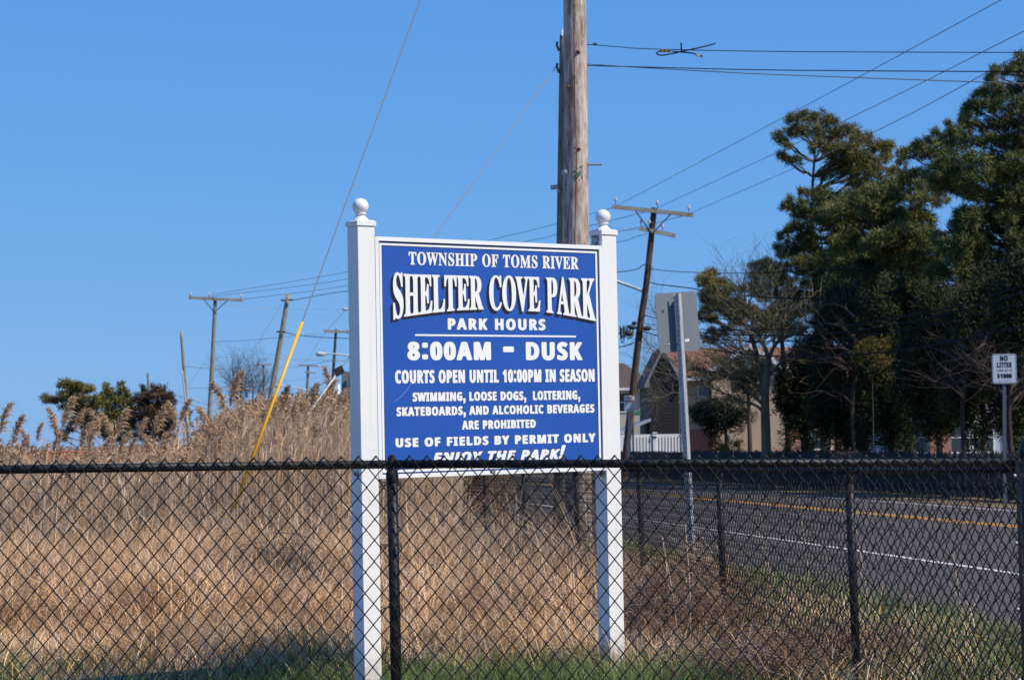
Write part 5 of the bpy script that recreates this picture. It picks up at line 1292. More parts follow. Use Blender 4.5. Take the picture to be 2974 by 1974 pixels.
p4 = z4([(560, 530, 16, 12), (600, 500, 26, 14), (625, 495, 20, 12), (600, 530, 34, 18), (650, 545, 34, 20), (585, 555, 30, 14), (690, 555, 30, 18), (720, 580, 20, 12), (740, 582, 16, 9), (790, 585, 30, 12), (610, 600, 30, 16), (640, 590, 34, 22), (570, 630, 14, 14), (590, 645, 26, 14), (650, 640, 40, 22), (700, 620, 24, 14), (760, 665, 34, 20), (800, 690, 26, 14), (690, 680, 34, 16), (620, 690, 26, 18), (580, 705, 26, 22), (560, 745, 24, 22), (600, 740, 24, 18), (590, 870, 24, 14), (640, 870, 26, 14), (620, 830, 20, 10), (680, 840, 20, 10)])
p4 = [(c[0], c[1], c[2] * 1.25, c[3] * 1.25) for c in p4] + [(random.uniform(2050, 2300), random.uniform(850, 960), random.uniform(14, 26), random.uniform(10, 16)) for _ in range(22)]
conifer('small ragged pine with open crown behind the grey road sign', [(2225, 1325), (2215, 1120), (2170, 950), (2085, 850), (2070, 800)], 60, p4, N_OLIVE, BARK, r0=.10, dens=55, per=12, nlen=.13, nwid=.022)
p5 = z4([(860, 460, 20, 20), (895, 440, 24, 14), (940, 430, 14, 12), (880, 490, 40, 26), (930, 500, 46, 30), (860, 520, 30, 24), (985, 480, 50, 30), (950, 560, 60, 34), (880, 570, 50, 24), (1040, 540, 50, 30), (850, 600, 30, 16), (920, 630, 60, 26), (1010, 620, 60, 30), (1080, 600, 50, 36), (850, 700, 36, 14), (900, 730, 60, 22), (960, 760, 60, 24), (1040, 740, 60, 26), (1100, 720, 60, 40), (1000, 800, 60, 30), (1090, 810, 60, 34), (1060, 680, 60, 34), (990, 700, 50, 20)])
conifer('mid height green pine with drooping boughs beside the tall olive pine', [(2290, 1325), (2280, 1100), (2265, 930), (2250, 790)], 64, p5, N_GREEN, BARK, r0=.12, dens=50, per=12, nlen=.14, nwid=.022)

# dense dark evergreens below, and the trunks in front of them
def blob(cx, cy, rx, ry, n=14, s=.42):
    out = []
    for _ in range(n):
        a = random.uniform(0, 6.28); r_ = random.random() ** .5
        out.append((cx + rx * r_ * math.cos(a), cy + ry * r_ * math.sin(a), rx * s * random.uniform(.7, 1.2), ry * s * random.uniform(.6, 1.0)))
    return out
darks = [
 ('dark juniper with see-through lower boughs right of the steel post', 2105, 1220, 85, 90, 69, N_DARK, 1327, 16),
 ('dark holly like evergreen between the bare tree and the tan house', 2170, 1100, 60, 65, 68, N_DARK, 1327, 12),
 ('broad dark evergreen just right of the bare tree trunk', 2340, 1150, 90, 170, 60, N_DARK, 1330, 34),
 ('black-green evergreen under the tall olive pine', 2450, 1090, 90, 220, 57, N_DARK, 1330, 46),
 ('black-green evergreen under the middle pine', 2580, 1080, 95, 230, 54, N_DARK, 1335, 50),
 ('dark evergreen bush left of the NO LITTER sign', 2720, 1060, 95, 210, 50, N_DARK, 1335, 46),
 ('dark evergreen behind the NO LITTER sign', 2850, 1040, 90, 220, 48, N_DARK, 1340, 44),
 ('dark evergreen at the right edge below the highest pine', 2965, 1020, 80, 250, 46, N_DARK, 1340, 44),
]
for lab, cx, cy, rx, ry, Zz, mt_, by, n in darks:
    conifer(lab, [(cx + 5, by), (cx + 3, cy + ry * .4), (cx, cy - ry * .6)], Zz, blob(cx, cy, rx, ry, n), mt_, BARK, r0=.09, dens=20, per=12, nlen=.13, nwid=.032, tuft=.25, name='evergreen_tree')
conifer('yellowish shrub glowing in front of the dark evergreens', [(2530, 1330), (2535, 1160), (2530, 1010)], 52.5, [(2500, 1010, 22, 14), (2530, 995, 18, 12), (2545, 1020, 26, 16), (2510, 1035, 28, 14), (2560, 1050, 24, 14), (2570, 1000, 8, 12), (2485, 1050, 16, 10)], N_YEL, BARK, r0=.018, dens=42, nlen=.13, nwid=.022, name='shrub')

# bare deciduous trees
def bare_tree(label, base, Z, limbs_px, r0, bark, levels=3, twig=1.0, name='bare_tree', group=None, seed=1):
    random.seed(seed)
    b = GX(base[0], Z); t = thing(name, label, 'tree', b, group); k = Z / FPX
    trunk = MB(); br = MB(); tw = MB()
    def grow(p, d, L, r, lev):
        P = [p]; dd = d.copy()
        n = 4
        for i in range(n):
            dd = (dd + Vector((random.gauss(0, .16), random.gauss(0, .16), random.gauss(.03, .12)))).normalized(); P.append(P[-1] + dd * L / n)
        (br if lev > 1 else tw).tube(P, [max(r * (1 - .6 * i / n), .003) for i in range(n + 1)], 5 if lev > 1 else 3, cap=False)
        if lev > 0:
            for i in range(1, n + 1):
                for _ in range(2 if lev > 1 else 2):
                    nd = (dd + Vector((random.gauss(0, .6), random.gauss(0, .6), random.gauss(.1, .5)))).normalized()
                    grow(P[i], nd, L * random.uniform(.45, .7), r * .5, lev - 1)
    for i, (pts, ra, rb_) in enumerate(limbs_px):
        P = [b if (p is None) else U(p[0], p[1], Z + (p[2] if len(p) > 2 else 0)) for p in pts]
        Pc = catmull(P, 5); n = len(Pc)
        (trunk if i == 0 else br).tube(Pc, [ra + (rb_ - ra) * j / (n - 1) for j in range(n)], 8 if i == 0 else 6)
        if i > 0:
            for j in range(n // 3, n):
                for _ in range(2):
                    d = (Pc[min(j, n - 1)] - Pc[max(j - 1, 0)]).normalized() if j else Vector((0, 0, 1))
                    nd = (d * .8 + Vector((random.gauss(0, .7), random.gauss(0, .7), random.gauss(.15, .5)))).normalized()
                    grow(Pc[j], nd, random.uniform(.6, 1.3) * twig, rb_ * .7, levels - 1)
    link('trunk', trunk, bark, t, True); link('limbs', br, bark, t)
    if tw.n: link('twigs', tw, bark, t)['kind'] = 'stuff'
    return t
bare_tree('leafless olive barked tree with arching limbs in front of the tan house', (2222, 1325), 58,
  [([None, (2224, 1250), (2222, 1160), (2226, 1090), (2232, 1040)], .145, .09),
   ([(2232, 1045), (2222, 1010), (2205, 975), (2195, 930)], .07, .03), ([(2232, 1045), (2246, 1010), (2262, 985), (2275, 930)], .06, .028),
   ([(2222, 1180), (2190, 1150), (2150, 1110), (2110, 1085), (2060, 1080), (2010, 1075)], .055, .02),
   ([(2224, 1210), (2200, 1180), (2160, 1165), (2100, 1140), (2060, 1120)], .05, .02),
   ([(2222, 1160), (2200, 1120), (2160, 1095), (2120, 1090), (2070, 1100)], .06, .02),
   ([(2224, 1120), (2205, 1070), (2175, 1040), (2140, 1010)], .06, .02), ([(2228, 1100), (2260, 1060), (2290, 1030), (2310, 1000)], .05, .02),
   ([(2205, 975), (2180, 930), (2165, 880), (2160, 830)], .04, .015), ([(2262, 985), (2258, 930), (2240, 880), (2245, 820)], .04, .015), ([(2195, 930), (2150, 900), (2110, 880)], .03, .012)],
  .2, BARKO, 2, 1.0, seed=3)
bare_tree('leafless twiggy tree rising behind the perforated steel post', (1996, 1325), 80,
  [([None, (1994, 1180), (1990, 1090), (1978, 1020)], .08, .045), ([(1980, 1040), (1955, 1000), (1925, 950), (1900, 900)], .028, .01), ([(1985, 1080), (1940, 1040), (1900, 1020), (1875, 990)], .025, .01), ([(1990, 1120), (1950, 1090), (1910, 1080), (1880, 1075)], .025, .01), ([(1980, 1030), (1990, 980), (2010, 930)], .028, .01), ([(1988, 1070), (2030, 1040), (2060, 1030)], .028, .01), ([(1992, 1150), (1960, 1140), (1930, 1150), (1905, 1160)], .022, .01)],
  .1, BARKO, 2, .9, seed=5)
for px, Zz, h0, s_, lab in ((2480, 53.5, 780, 11, 'leafless grey brown tree tangled between the tall pines'), (2800, 46, 860, 12, 'leafless reddish twigged tree in front of the right hand pines'), (2935, 43.8, 980, 13, 'leafless tree with thin dark trunk beside the NO LITTER sign')):
    L = [([None, (px - 5, 1200), (px + 6, 1080), (px, (1080 + h0) / 2 + 40)], .06, .035)]
    rr_ = random.Random(s_)
    for i in range(8):
        y0 = rr_.uniform(h0 + 120, 1180); sx_ = rr_.choice((-1, 1)); ln = rr_.uniform(50, 130)
        L.append(([(px, y0), (px + sx_ * ln * .4, y0 - ln * .35, rr_.uniform(-1, 1)), (px + sx_ * ln, y0 - ln * rr_.uniform(.3, .8), rr_.uniform(-2, 2))], .035, .012))
    bare_tree(lab, (px, 1330), Zz, L, .1, mat('reddish twig bark', (.045, .028, .022), .95), 1, .9, seed=s_)
# stout trunk stump leaning behind the bare tree
t = thing('tree_trunk', 'short thick grey trunk with a slanting limb right of the bare olive tree', 'tree', GX(2345, 60))
P = [GX(2345, 60), U(2345, 1290, 60), U(2335, 1260, 60), U(2320, 1220, 60), U(2290, 1180, 60)]
link('trunk', MB().tube(catmull(P, 5), [.24 - .2 * i / 20 for i in range(21)], 9), BARK, t, True)
# distant bare trees left
bare_tree('small distant leafless tree left of the thick leaning pole, taller', (690, 1300), 140,
  [([None, (692, 1230), (692, 1180), (688, 1150)], .12, .07), ([(690, 1190), (678, 1150), (672, 1110)], .05, .02), ([(690, 1180), (700, 1140), (702, 1105)], .05, .02), ([(690, 1160), (684, 1120), (690, 1090)], .05, .02)], .1, BARK, 2, 1.6, seed=21, group='distant bare trees over the reeds')
bare_tree('broad distant leafless tree just left of the thick leaning pole', (732, 1300), 140,
  [([None, (733, 1230), (732, 1190), (734, 1160)], .14, .08), ([(733, 1180), (718, 1150), (706, 1120)], .05, .02), ([(733, 1180), (746, 1150), (756, 1120)], .05, .02), ([(733, 1170), (735, 1130), (732, 1095)], .05, .02), ([(733, 1200), (710, 1170), (698, 1150)], .05, .02), ([(733, 1200), (755, 1175), (765, 1150)], .05, .02)], .1, BARK, 2, 1.6, seed=22, group='distant bare trees over the reeds')

# left clump of evergreens
z8 = lambda L: [(c[0] / 2.954, 1000 + c[1] / 2.954, c[2] / 2.954, c[3] / 2.954) + tuple(c[4:]) for c in L]
random.seed(31)
conifer('windswept pine with flat layered boughs, leftmost of the field clump', [(245, 1300), (240, 1240), (222, 1170), (205, 1125)], 105,
  z8([(560, 325, 40, 22), (600, 345, 60, 20), (670, 350, 60, 18), (530, 350, 30, 16), (740, 375, 60, 16), (790, 385, 36, 12), (620, 380, 50, 22), (690, 400, 60, 16), (540, 425, 50, 12), (600, 420, 40, 18), (380, 450, 26, 14), (430, 475, 60, 16), (510, 480, 70, 18), (600, 475, 60, 26), (680, 460, 60, 30), (770, 470, 70, 30), (850, 460, 50, 30), (640, 520, 80, 34), (740, 530, 80, 40), (830, 530, 60, 40), (700, 600, 90, 44), (790, 620, 70, 50), (560, 540, 50, 16), (640, 660, 50, 30), (760, 700, 80, 50), (520, 760, 50, 20), (600, 720, 40, 30), (540, 800, 40, 20)]),
  N_OLIVE, BARK, r0=.14, dens=20, per=11, nlen=.20, nwid=.05, tuft=.2)
conifer('narrow green conifer with two pointed tops in the middle of the field clump', [(330, 1300), (325, 1220), (322, 1130)], 108,
  z8([(905, 370, 24, 34), (930, 410, 44, 30), (900, 440, 44, 34), (960, 450, 50, 34), (1045, 350, 24, 24), (1040, 390, 36, 26), (1060, 430, 50, 30), (1100, 450, 40, 30), (1010, 470, 50, 34), (930, 510, 70, 44), (1040, 520, 70, 44), (1110, 520, 50, 40), (960, 600, 90, 50), (1070, 610, 90, 50), (900, 640, 70, 50), (1000, 690, 90, 50), (1090, 700, 80, 50), (930, 760, 80, 50), (1040, 790, 90, 50), (860, 720, 60, 50)]),
  N_GREEN, BARK, r0=.14, dens=22, per=11, nlen=.20, nwid=.05, tuft=.2)
conifer('rusty brown juniper at the right end of the field clump', [(450, 1300), (445, 1230), (440, 1150)], 102,
  z8([(1320, 380, 34, 30), (1390, 390, 34, 30), (1360, 430, 60, 34), (1440, 440, 50, 34), (1290, 440, 50, 34), (1200, 460, 44, 40), (1170, 500, 50, 44), (1250, 500, 60, 44), (1340, 510, 80, 44), (1430, 520, 70, 44), (1470, 470, 30, 34), (1200, 580, 80, 50), (1300, 590, 90, 50), (1400, 600, 90, 50), (1470, 600, 50, 44), (1180, 670, 80, 50), (1290, 690, 90, 50), (1390, 700, 90, 50), (1460, 690, 50, 44), (1220, 770, 80, 50), (1340, 790, 90, 50), (1430, 780, 60, 44)]),
  N_BROWN, BARK, r0=.14, dens=24, per=11, nlen=.17, nwid=.045, tuft=.2, name='juniper_tree')
conifer('thin green treetop between the conifer and the brown juniper', [(420, 1300), (418, 1220), (418, 1130)], 112,
  z8([(1225, 365, 18, 14), (1245, 390, 22, 16), (1235, 420, 20, 12), (1255, 440, 22, 14)]), N_GREEN, BARK, r0=.06, dens=24, per=11, nlen=.18, nwid=.045)
conifer('small dark green bush end behind the white conduit pole', [(545, 1300), (545, 1250), (547, 1200)], 104,
  z8([(1620, 590, 18, 24), (1600, 630, 26, 24), (1610, 680, 26, 26), (1560, 720, 40, 26)]), N_GREEN, BARK, r0=.05, dens=24, per=11, nlen=.18, nwid=.045, name='shrub')

# ============================================================ reeds
random.seed(41)
M_STALK = mat('reed stalks', (.58, .385, .225), .8, island=.5, spec=.25, trans=.15)
M_PLUME = mat('reed plumes', (.56, .36, .20), .85, island=.35, spec=.15, trans=.3)
M_DRY = mat('dry straw', (.66, .405, .195), .85, island=.6, spec=.2, trans=.18)
M_DRYB = mat('brown dead stems', (.26, .15, .09), .9, island=.5, spec=.15, trans=.1)
M_GRASS = mat('green grass', (.15, .20, .05), .75, island=.45, spec=.25, trans=.3)

def reeds(N, Zr, cx_fn, hfn, wid=.009, leaves=2):
    Z_ = rng.uniform(Zr[0], Zr[1], N * 2) ; Z_ = Z_[:N]
    px = cx_fn(Z_)
    X = (px - 1487) / FPX * Z_
    H = hfn(px, Z_) * rng.uniform(.80, 1.06, N)
    H = H * (1 + .09 * noise2(X * 1.5, Z_, 1.0))
    P = np.stack([X, Z_, np.zeros(N)], -1)
    D = rng.normal(size=(N, 2)) + np.array([.5, 0]); lean = np.abs(rng.normal(.05, .06, N))
    mb = MB(); blades(mb, P, H, D, lean, np.full(N, wid) * rng.uniform(.7, 1.3, N), 3, .2, wdir=np.tile(np.array([[1, 0, 0]]), (N, 1)))
    # strappy dead leaves
    k = leaves; Pl = np.repeat(P, k, 0); Hl = np.repeat(H, k); f = rng.uniform(.15, .92, N * k)
    Dn = np.repeat(D / np.linalg.norm(D, axis=1, keepdims=True), k, 0); Ln = np.repeat(lean, k)
    Pl[:, 2] = Hl * f; Pl[:, :2] += Dn * (Hl * Ln * (.35 * f + .65 * f * f))[:, None]
    blades(mb, Pl, rng.uniform(.12, .36, N * k), rng.normal(size=(N * k, 2)) + np.array([.6, 0]), rng.uniform(.15, 1.1, N * k), rng.uniform(.006, .014, N * k), 2, 1.0)
    return mb, P, H, D, lean
def plume(rnd, n=110, L=.30, side=1, w=.0038):
    """one nodding reed plume at the origin, stem top along +z, tip nods to side*x"""
    mb = MB(); P = []; D = []; Hh = []
    def axis(s): return np.array([side * (.06 * s + .26 * s * s) * L, 0, L * (s - .16 * s * s)])
    t = rnd.uniform(0, 1, n) ** .85
    A = np.stack([axis(s) for s in t])
    ln = L * (.50 - .24 * t) * rnd.uniform(.5, 1.1, n)
    dirs = np.stack([side * rnd.uniform(-.1, .75, n) + rnd.normal(0, .2, n), rnd.normal(0, .4, n), rnd.uniform(.1, 1.05, n)], -1)
    dirs /= np.linalg.norm(dirs, axis=1, keepdims=True)
    mid = A + dirs * ln[:, None] * .55; tip = mid + (dirs * .45 + np.array([side * .25, 0, -.42])) * ln[:, None] * .6
    wv = np.cross(dirs, rnd.normal(size=(n, 3))); wv /= np.linalg.norm(wv, axis=1, keepdims=True); wv *= w
    V = np.stack([A - wv * .6, A + wv * .6, mid - wv * 1.3, mid + wv * 1.3, tip], 1).reshape(-1, 3)
    b = np.arange(n)[:, None] * 5
    mb.add(V, q=(b + np.array([[0, 1, 3, 2]])), t=(b + np.array([[2, 3, 4]])))
    mb.tube([tuple(axis(s)) for s in (0, .3, .6, .9)], [.0035, .003, .002, .001], 4, cap=False)
    return mb
def hfn(px, Z_):
    # skyline of the reed bed as heights for its distance
    ys = np.interp(px, [-100, 0, 120, 250, 420, 560, 620, 680, 760, 830, 900, 960, 1010, 1100, 1300, 1800], [1336, 1336, 1334, 1328, 1314, 1300, 1245, 1215, 1205, 1195, 1190, 1185, 1190, 1200, 1250, 1300])
    return np.maximum(1.27 + (1290 - .0115 * (px - 1487) - ys) / FPX * Z_, 1.0)
def lim(Z_):   # right edge of the reed bed in px: left of the roadside fence
    X = 4.9 - 1.35 * np.clip((28 - Z_) / .5, 0, 1) - KX * Z_ ; return 1487 + X / Z_ * FPX
def cxa(Z_):
    r_ = lim(Z_); return -420 + (np.minimum(r_, 1560) + 420) * rng.uniform(0, 1, len(Z_))
mb, RP, RH, RD, RL = reeds(17500, (23.5, 33), cxa, lambda p, z: np.minimum(hfn(p, z), 2.1) * .96, .0085)
bank = link('reed_bed', mb, M_STALK); tag(bank, 'dense bed of tall dry tan reed stalks across the field', 'reeds', kind='stuff')
mb, RP2, RH2, RD2, RL2 = reeds(11000, (33, 52), lambda Z_: rng.uniform(540, 1, len(Z_)) if False else 570 + (np.minimum(lim(Z_), 1500) - 570) * rng.uniform(0, 1, len(Z_)), lambda p, z: np.minimum(hfn(p, z), 2.7), .011)
tag(link('reed_bed', mb, M_STALK), 'taller farther bed of dry reeds rising behind the near reed stalks', 'reeds', kind='stuff')
# plumes of the mass
def mass_plumes(P, H, D, L, idx, size, n=34, w=.006):
    mb = MB()
    tm_ = [plume(np.random.default_rng(100 + i), n, size, 1 if i % 4 else -1, w) for i in range(6)]
    TV = [(np.vstack(x.v), np.vstack(x.q), np.vstack(x.t)) for x in tm_]
    for i in idx:
        v, q, t_ = TV[rng.integers(6)]
        d = D[i] / np.linalg.norm(D[i]); top = P[i] + np.array([d[0] * H[i] * L[i], d[1] * H[i] * L[i], H[i] * .97])
        a = rng.uniform(-.9, .9); c_, s_ = math.cos(a), math.sin(a); sc = rng.uniform(.6, 1.15)
        v2 = v * sc; v2 = np.stack([v2[:, 0] * c_ - v2[:, 1] * s_, v2[:, 0] * s_ + v2[:, 1] * c_, v2[:, 2]], -1) + top
        mb.add(v2, q, t_)
    return mb
RPX = 1487 + RP[:, 0] / RP[:, 1] * FPX
idx = [i for i in rng.choice(len(RP), 2600, replace=False) if RPX[i] > 560 or rng.uniform() < .6][:1300]
mb = mass_plumes(RP, RH, RD, RL, idx, .26)
idx2 = rng.choice(len(RP2), 1500, replace=False)
mb2 = mass_plumes(RP2, RH2, RD2, RL2, idx2, .30, 30, .008)
tag(link('reed_plumes', mb, M_PLUME), 'fluffy brown seed plumes crowding the near reed bed', 'reed plumes', kind='stuff')
tag(link('reed_plumes', mb2, M_PLUME), 'fluffy brown seed plumes topping the farther taller reeds', 'reed plumes', kind='stuff')
# single tall plumes that stand out, one by one: (px, py of the plume middle, half height px, side)
solo = [(8, 1215, 44, 1), (45, 1250, 40, 1), (78, 1275, 26, -1), (116, 1258, 24, 1), (158, 1225, 36, -1), (188, 1205, 44, 1), (222, 1222, 32, 1), (240, 1270, 34, 1), (262, 1265, 40, 1), (283, 1225, 40, -1),
        (322, 1240, 36, -1), (343, 1235, 42, 1), (352, 1290, 34, 1), (382, 1300, 26, 1), (410, 1240, 24, 1), (428, 1290, 34, -1), (455, 1215, 48, 1), (468, 1300, 34, 1), (498, 1250, 30, 1), (504, 1195, 36, -1), (530, 1195, 34, 1), (160, 1290, 30, 1), (70, 1300, 28, 1), (300, 1300, 34, 1),
        (648, 1165, 34, -1), (676, 1140, 42, 1), (604, 1235, 34, -1), (700, 1220, 32, 1), (820, 1160, 36, 1), (880, 1185, 32, 1), (894, 1160, 34, 1), (933, 1175, 38, 1), (950, 1100, 26, -1), (955, 1145, 30, 1), (1000, 1220, 40, 1), (1018, 1140, 34, 1), (846, 1210, 34, 1), (770, 1195, 30, 1), (735, 1215, 30, -1), (980, 1200, 34, 1)]
tpl = {}
for s in (1, -1):
    for v in range(3): tpl[(s, v)] = plume(np.random.default_rng(500 + v + 10 * s), 260, .30, s, .0032).mesh('plume'); tpl[(s, v)].materials.append(M_PLUME)
for i, (px, py, hh, s) in enumerate(solo):
    Zz = 24.5 + 3.0 * ((i * 37) % 10) / 10 if px < 600 else 28 + 5.0 * ((i * 37) % 10) / 10
    Lh = 2 * hh * (.82 if px < 600 else .95) * random.uniform(.85, 1.1) / FPX * Zz
    top = U(px - s * 8, py + hh, Zz)
    foot = Vector((top.x - s * random.uniform(.0, .12), Zz + random.uniform(-.1, .1), 0))
    where = next(w for lim_, w in ((60, 'at the left edge of the picture'), (140, 'against open sky left of the windswept pine'), (262, 'in front of the windswept pine'), (380, 'in front of the pointed conifer'), (490, 'in front of the brown juniper'), (600, 'beside the white conduit pole'), (720, 'left of the yellow guard, by the distant leafless trees'), (865, 'just right of the yellow guard'), (940, 'left of the distant dark pole'), (1100, 'close against the left sign post')) if px < lim_)
    lab = '%s dry reed plume nodding %s, %s' % ('large' if hh >= 40 else 'middling' if hh >= 33 else 'small', 'right' if s > 0 else 'left', where)
    t = thing('reed', lab, 'reed', foot, 'single plumed reeds above the fence rail, left' if px < 600 else 'single plumed reeds above the fence rail, near the sign')
    st = MB(); P_ = catmull([foot, foot.lerp(top, .5) + Vector((-s * .02, 0, 0)), top], 4); st.tube(P_, [.0055 - .003 * j / (len(P_) - 1) for j in range(len(P_))], 5)
    link('stem', st, M_STALK, t)
    lf = MB(); nL = 4
    Pl = np.array([tuple(foot.lerp(top, random.uniform(.35, .95))) for _ in range(nL)])
    blades(lf, Pl, rng.uniform(.2, .5, nL), rng.normal(size=(nL, 2)), rng.uniform(.4, 1.4, nL), rng.uniform(.008, .013, nL), 3)
    link('leaf', lf, M_STALK, t)
    pl_ = link('plume', tpl[(s, i % 3)], None, t)
    pl_.location = top; pl_.rotation_euler = (0, random.uniform(-.1, .1), random.uniform(-.5, .5)); pl_.scale = (Lh / .21 * 1.0,) * 3

# ============================================================ dead grass and green grass
def scatter(N, region):
    out = []
    while sum(len(o) for o in out) < N:
        Z_ = rng.uniform(region[0], region[1], N * 2); px = rng.uniform(region[2], region[3], N * 2)
        keep = rng.uniform(0, 1, N * 2) < (Z_ / region[1])
        out.append(np.stack([(px[keep] - 1487) / FPX * Z_[keep], Z_[keep]], -1))
    return np.vstack(out)[:N]
def cval(P): return P[:, 0] + KX * P[:, 1]
def grass(P, hlo, hhi, wlo, whi, l0, l1, mt_, label, cat, name, segs=3, bias=(0, 0), clump=.5, cs=.55):
    N = len(P); nz_ = noise2(P[:, 0], P[:, 1], cs)
    H = rng.uniform(hlo, hhi, N) * (1 + clump * nz_)
    H = np.maximum(H, .04)
    # locally coherent flop direction
    a = 2.6 * noise2(P[:, 0] * .8 + 9, P[:, 1] * .8, .6) * math.pi
    D = np.stack([np.cos(a), np.sin(a)], -1) * .8 + rng.normal(size=(N, 2)) * .7 + np.array(bias)
    P3 = np.concatenate([P, np.zeros((N, 1))], 1)
    mb = MB(); blades(mb, P3, H, D, np.abs(rng.uniform(l0, l1, N)), rng.uniform(wlo, whi, N), segs)
    return tag(link(name, mb, mt_), label, cat, kind='stuff')
P = scatter(64000, (14.2, 22.6, -420, 1900)); P = P[cval(P) < 3.35]
grass(P, .28, .62, .004, .008, .25, 1.15, M_DRY, 'thick matted straw coloured dead grass filling the field behind the sign', 'dead grass', 'dead_grass', clump=.35, bias=(.25, 0))
P = scatter(34000, (11.2, 16.5, -420, 1950)); P = P[(cval(P) < 3.9) & (rng.uniform(0, 1, len(P)) < np.clip((P[:, 1] - 11.25 + .5 * noise2(P[:, 0], P[:, 1], .5)) / 1.6, .25, 1))]
grass(P, .10, .34, .003, .006, .3, 1.3, M_DRY, 'short straw tufts around the feet of the sign posts', 'dead grass', 'dead_grass')
P = scatter(42000, (10.6, 14.0, -420, 3100)); P = P[cval(P) < 5.6]
nz_ = noise2(P[:, 0] + 3, P[:, 1], .5); P = P[(nz_ + rng.normal(0, .3, len(P)) > -.12) & (rng.uniform(0, 1, len(P)) < np.clip((12.9 + .7 * noise2(P[:, 0] * 1.4, P[:, 1], .5) + .12 * P[:, 0] - P[:, 1]) / 1.1, 0, 1))]
grass(P, .07, .21, .003, .006, .2, .9, M_GRASS, 'short spring green grass along the near edge of the field', 'grass', 'green_grass')
P = scatter(40000, (9.5, 26, 1700, 3100)); P = P[(cval(P) > 3.4) & (cval(P) < 5.75)]
grass(P, .06, .20, .003, .006, .2, 1.0, M_GRASS, 'green verge grass between the roadside fence and the asphalt', 'grass', 'green_grass')
P = scatter(16000, (9.6, 26, 1500, 3100)); cc_ = cval(P); P = P[(cc_ > 3.0) & (cc_ < 5.6) & (rng.uniform(0, 1, len(P)) < np.clip(1.3 - np.abs(cc_ - 3.8) / 1.2, .1, 1))]
grass(P, .12, .42, .003, .006, .2, 1.2, M_DRY, 'straw blades along the foot of the roadside fence', 'dead grass', 'dead_grass')
P = scatter(11000, (11, 24, 1350, 3050)); cc_ = cval(P); nz_ = noise2(P[:, 0] * 1.3, P[:, 1] * .7 + 2, .6); P = P[(cc_ > 2.6) & (cc_ < 4.25) & (nz_ > -.15)]
P_ = scatter(7000, (15, 24, 1330, 1800)); P_ = P_[(cval(P_) < 3.75) & (cval(P_) > 1.6) & (noise2(P_[:, 0] * 2, P_[:, 1], .6) > -.25)]
grass(P_, .25, .66, .003, .006, .1, .9, M_DRYB, 'tall tangled brown stalks behind the mesh right of the reed bed', 'brush', 'brush', clump=.45)
P_ = scatter(2600, (12.8, 17.5, 1800, 2160)); P_ = P_[(cval(P_) < 4.3) & (cval(P_) > 2.6)]
grass(P_, .22, .62, .003, .0055, .2, 1.1, M_DRYB, 'bushy tangled brown weeds right of the right sign post', 'brush', 'brush', clump=.5)
P_ = scatter(2400, (14.5, 24, 1350, 1780)); P_ = P_[(cval(P_) < 3.8) & (cval(P_) > 2.0)]
grass(P_, .3, .85, .003, .006, .1, .8, M_STALK, 'tall pale dead stems among the brown brush by the roadside fence', 'brush', 'brush', clump=.4)
grass(P, .18, .50, .0025, .005, .3, 1.3, M_DRYB, 'brown tangled dead stems around the roadside fence posts', 'brush', 'brush', clump=.4)
P = scatter(18000, (15, 24, -420, 1500)); nz_ = noise2(P[:, 0] * 1.6, P[:, 1] * 1.2 + 7, .5); P = P[nz_ > .28]
grass(P, .2, .55, .003, .006, .3, 1.3, M_DRYB, 'darker brown patches of flattened stems within the dead grass', 'brush', 'brush', clump=.3)
P = scatter(2000, (21, 25, -140, 1500)); P = P[cval(P) < 3.4]
N_ = len(P); a_ = rng.uniform(0, 6.28, N_)
mb = MB(); blades(mb, np.concatenate([P, np.zeros((N_, 1))], 1), rng.uniform(.4, 1.0, N_), np.stack([np.cos(a_), np.sin(a_) * .4], -1), rng.uniform(.1, .95, N_), rng.uniform(.006, .010, N_), 3, .6)
tag(link('broken_reeds', mb, M_STALK), 'bent and broken pale reed stems leaning out at the front of the reed bed', 'reeds', kind='stuff')
# reddish brown bramble bushes
def bramble(label, c, rx, ry, h, n, mt_):
    t = thing('bramble_bush', label, 'bush', (c[0], c[1], 0)); mb = MB()
    for _ in range(n):
        a = random.uniform(0, 6.28); r_ = random.random() ** .5
        p = Vector((c[0] + rx * r_ * math.cos(a), c[1] + ry * r_ * math.sin(a), 0))
        top = Vector((p.x + random.gauss(0, .14), p.y + random.gauss(0, .14), h * random.uniform(.5, 1.05) * (1 - .5 * r_ * r_)))
        e = top + Vector((random.gauss(0, .16), random.gauss(0, .16), -random.uniform(.0, .2)))
        P_ = catmull([p, p.lerp(top, .6) + Vector((random.gauss(0, .05), random.gauss(0, .05), .02)), top, e], 3)
        mb.tube(P_, [.0032 - .0018 * j / (len(P_) - 1) for j in range(len(P_))], 3, cap=False)
    link('twigs', mb, mt_, t); return t
def GP(px, Z): v = GX(px, Z); return (v.x, v.y)
bramble('reddish brown bramble thicket right of the right sign post, outside the fence', GP(1960, 13.6), .30, .6, .46, 600, mat('bramble red brown', (.27, .155, .095), .85, island=.4))
bramble('dark twiggy bramble low behind the fence post, under the middle of the sign', GP(1530, 17), .30, .5, .62, 420, mat('bramble dark', (.055, .035, .028), .9, island=.4))
bramble('grey brown dead bush in the straw left of the left sign post', GP(800, 16.2), .38, .5, .62, 520, mat('bramble grey', (.15, .10, .07), .9, island=.4))
bramble('low tangled dead weeds beside the second roadside fence post', GP(2430, 11.9), .5, .5, .28, 260, MATS['bramble red brown'])
bramble('tangled brown weeds at the bottom right below the fence', GP(2200, 11.4), .45, .4, .24, 220, MATS['bramble red brown'])
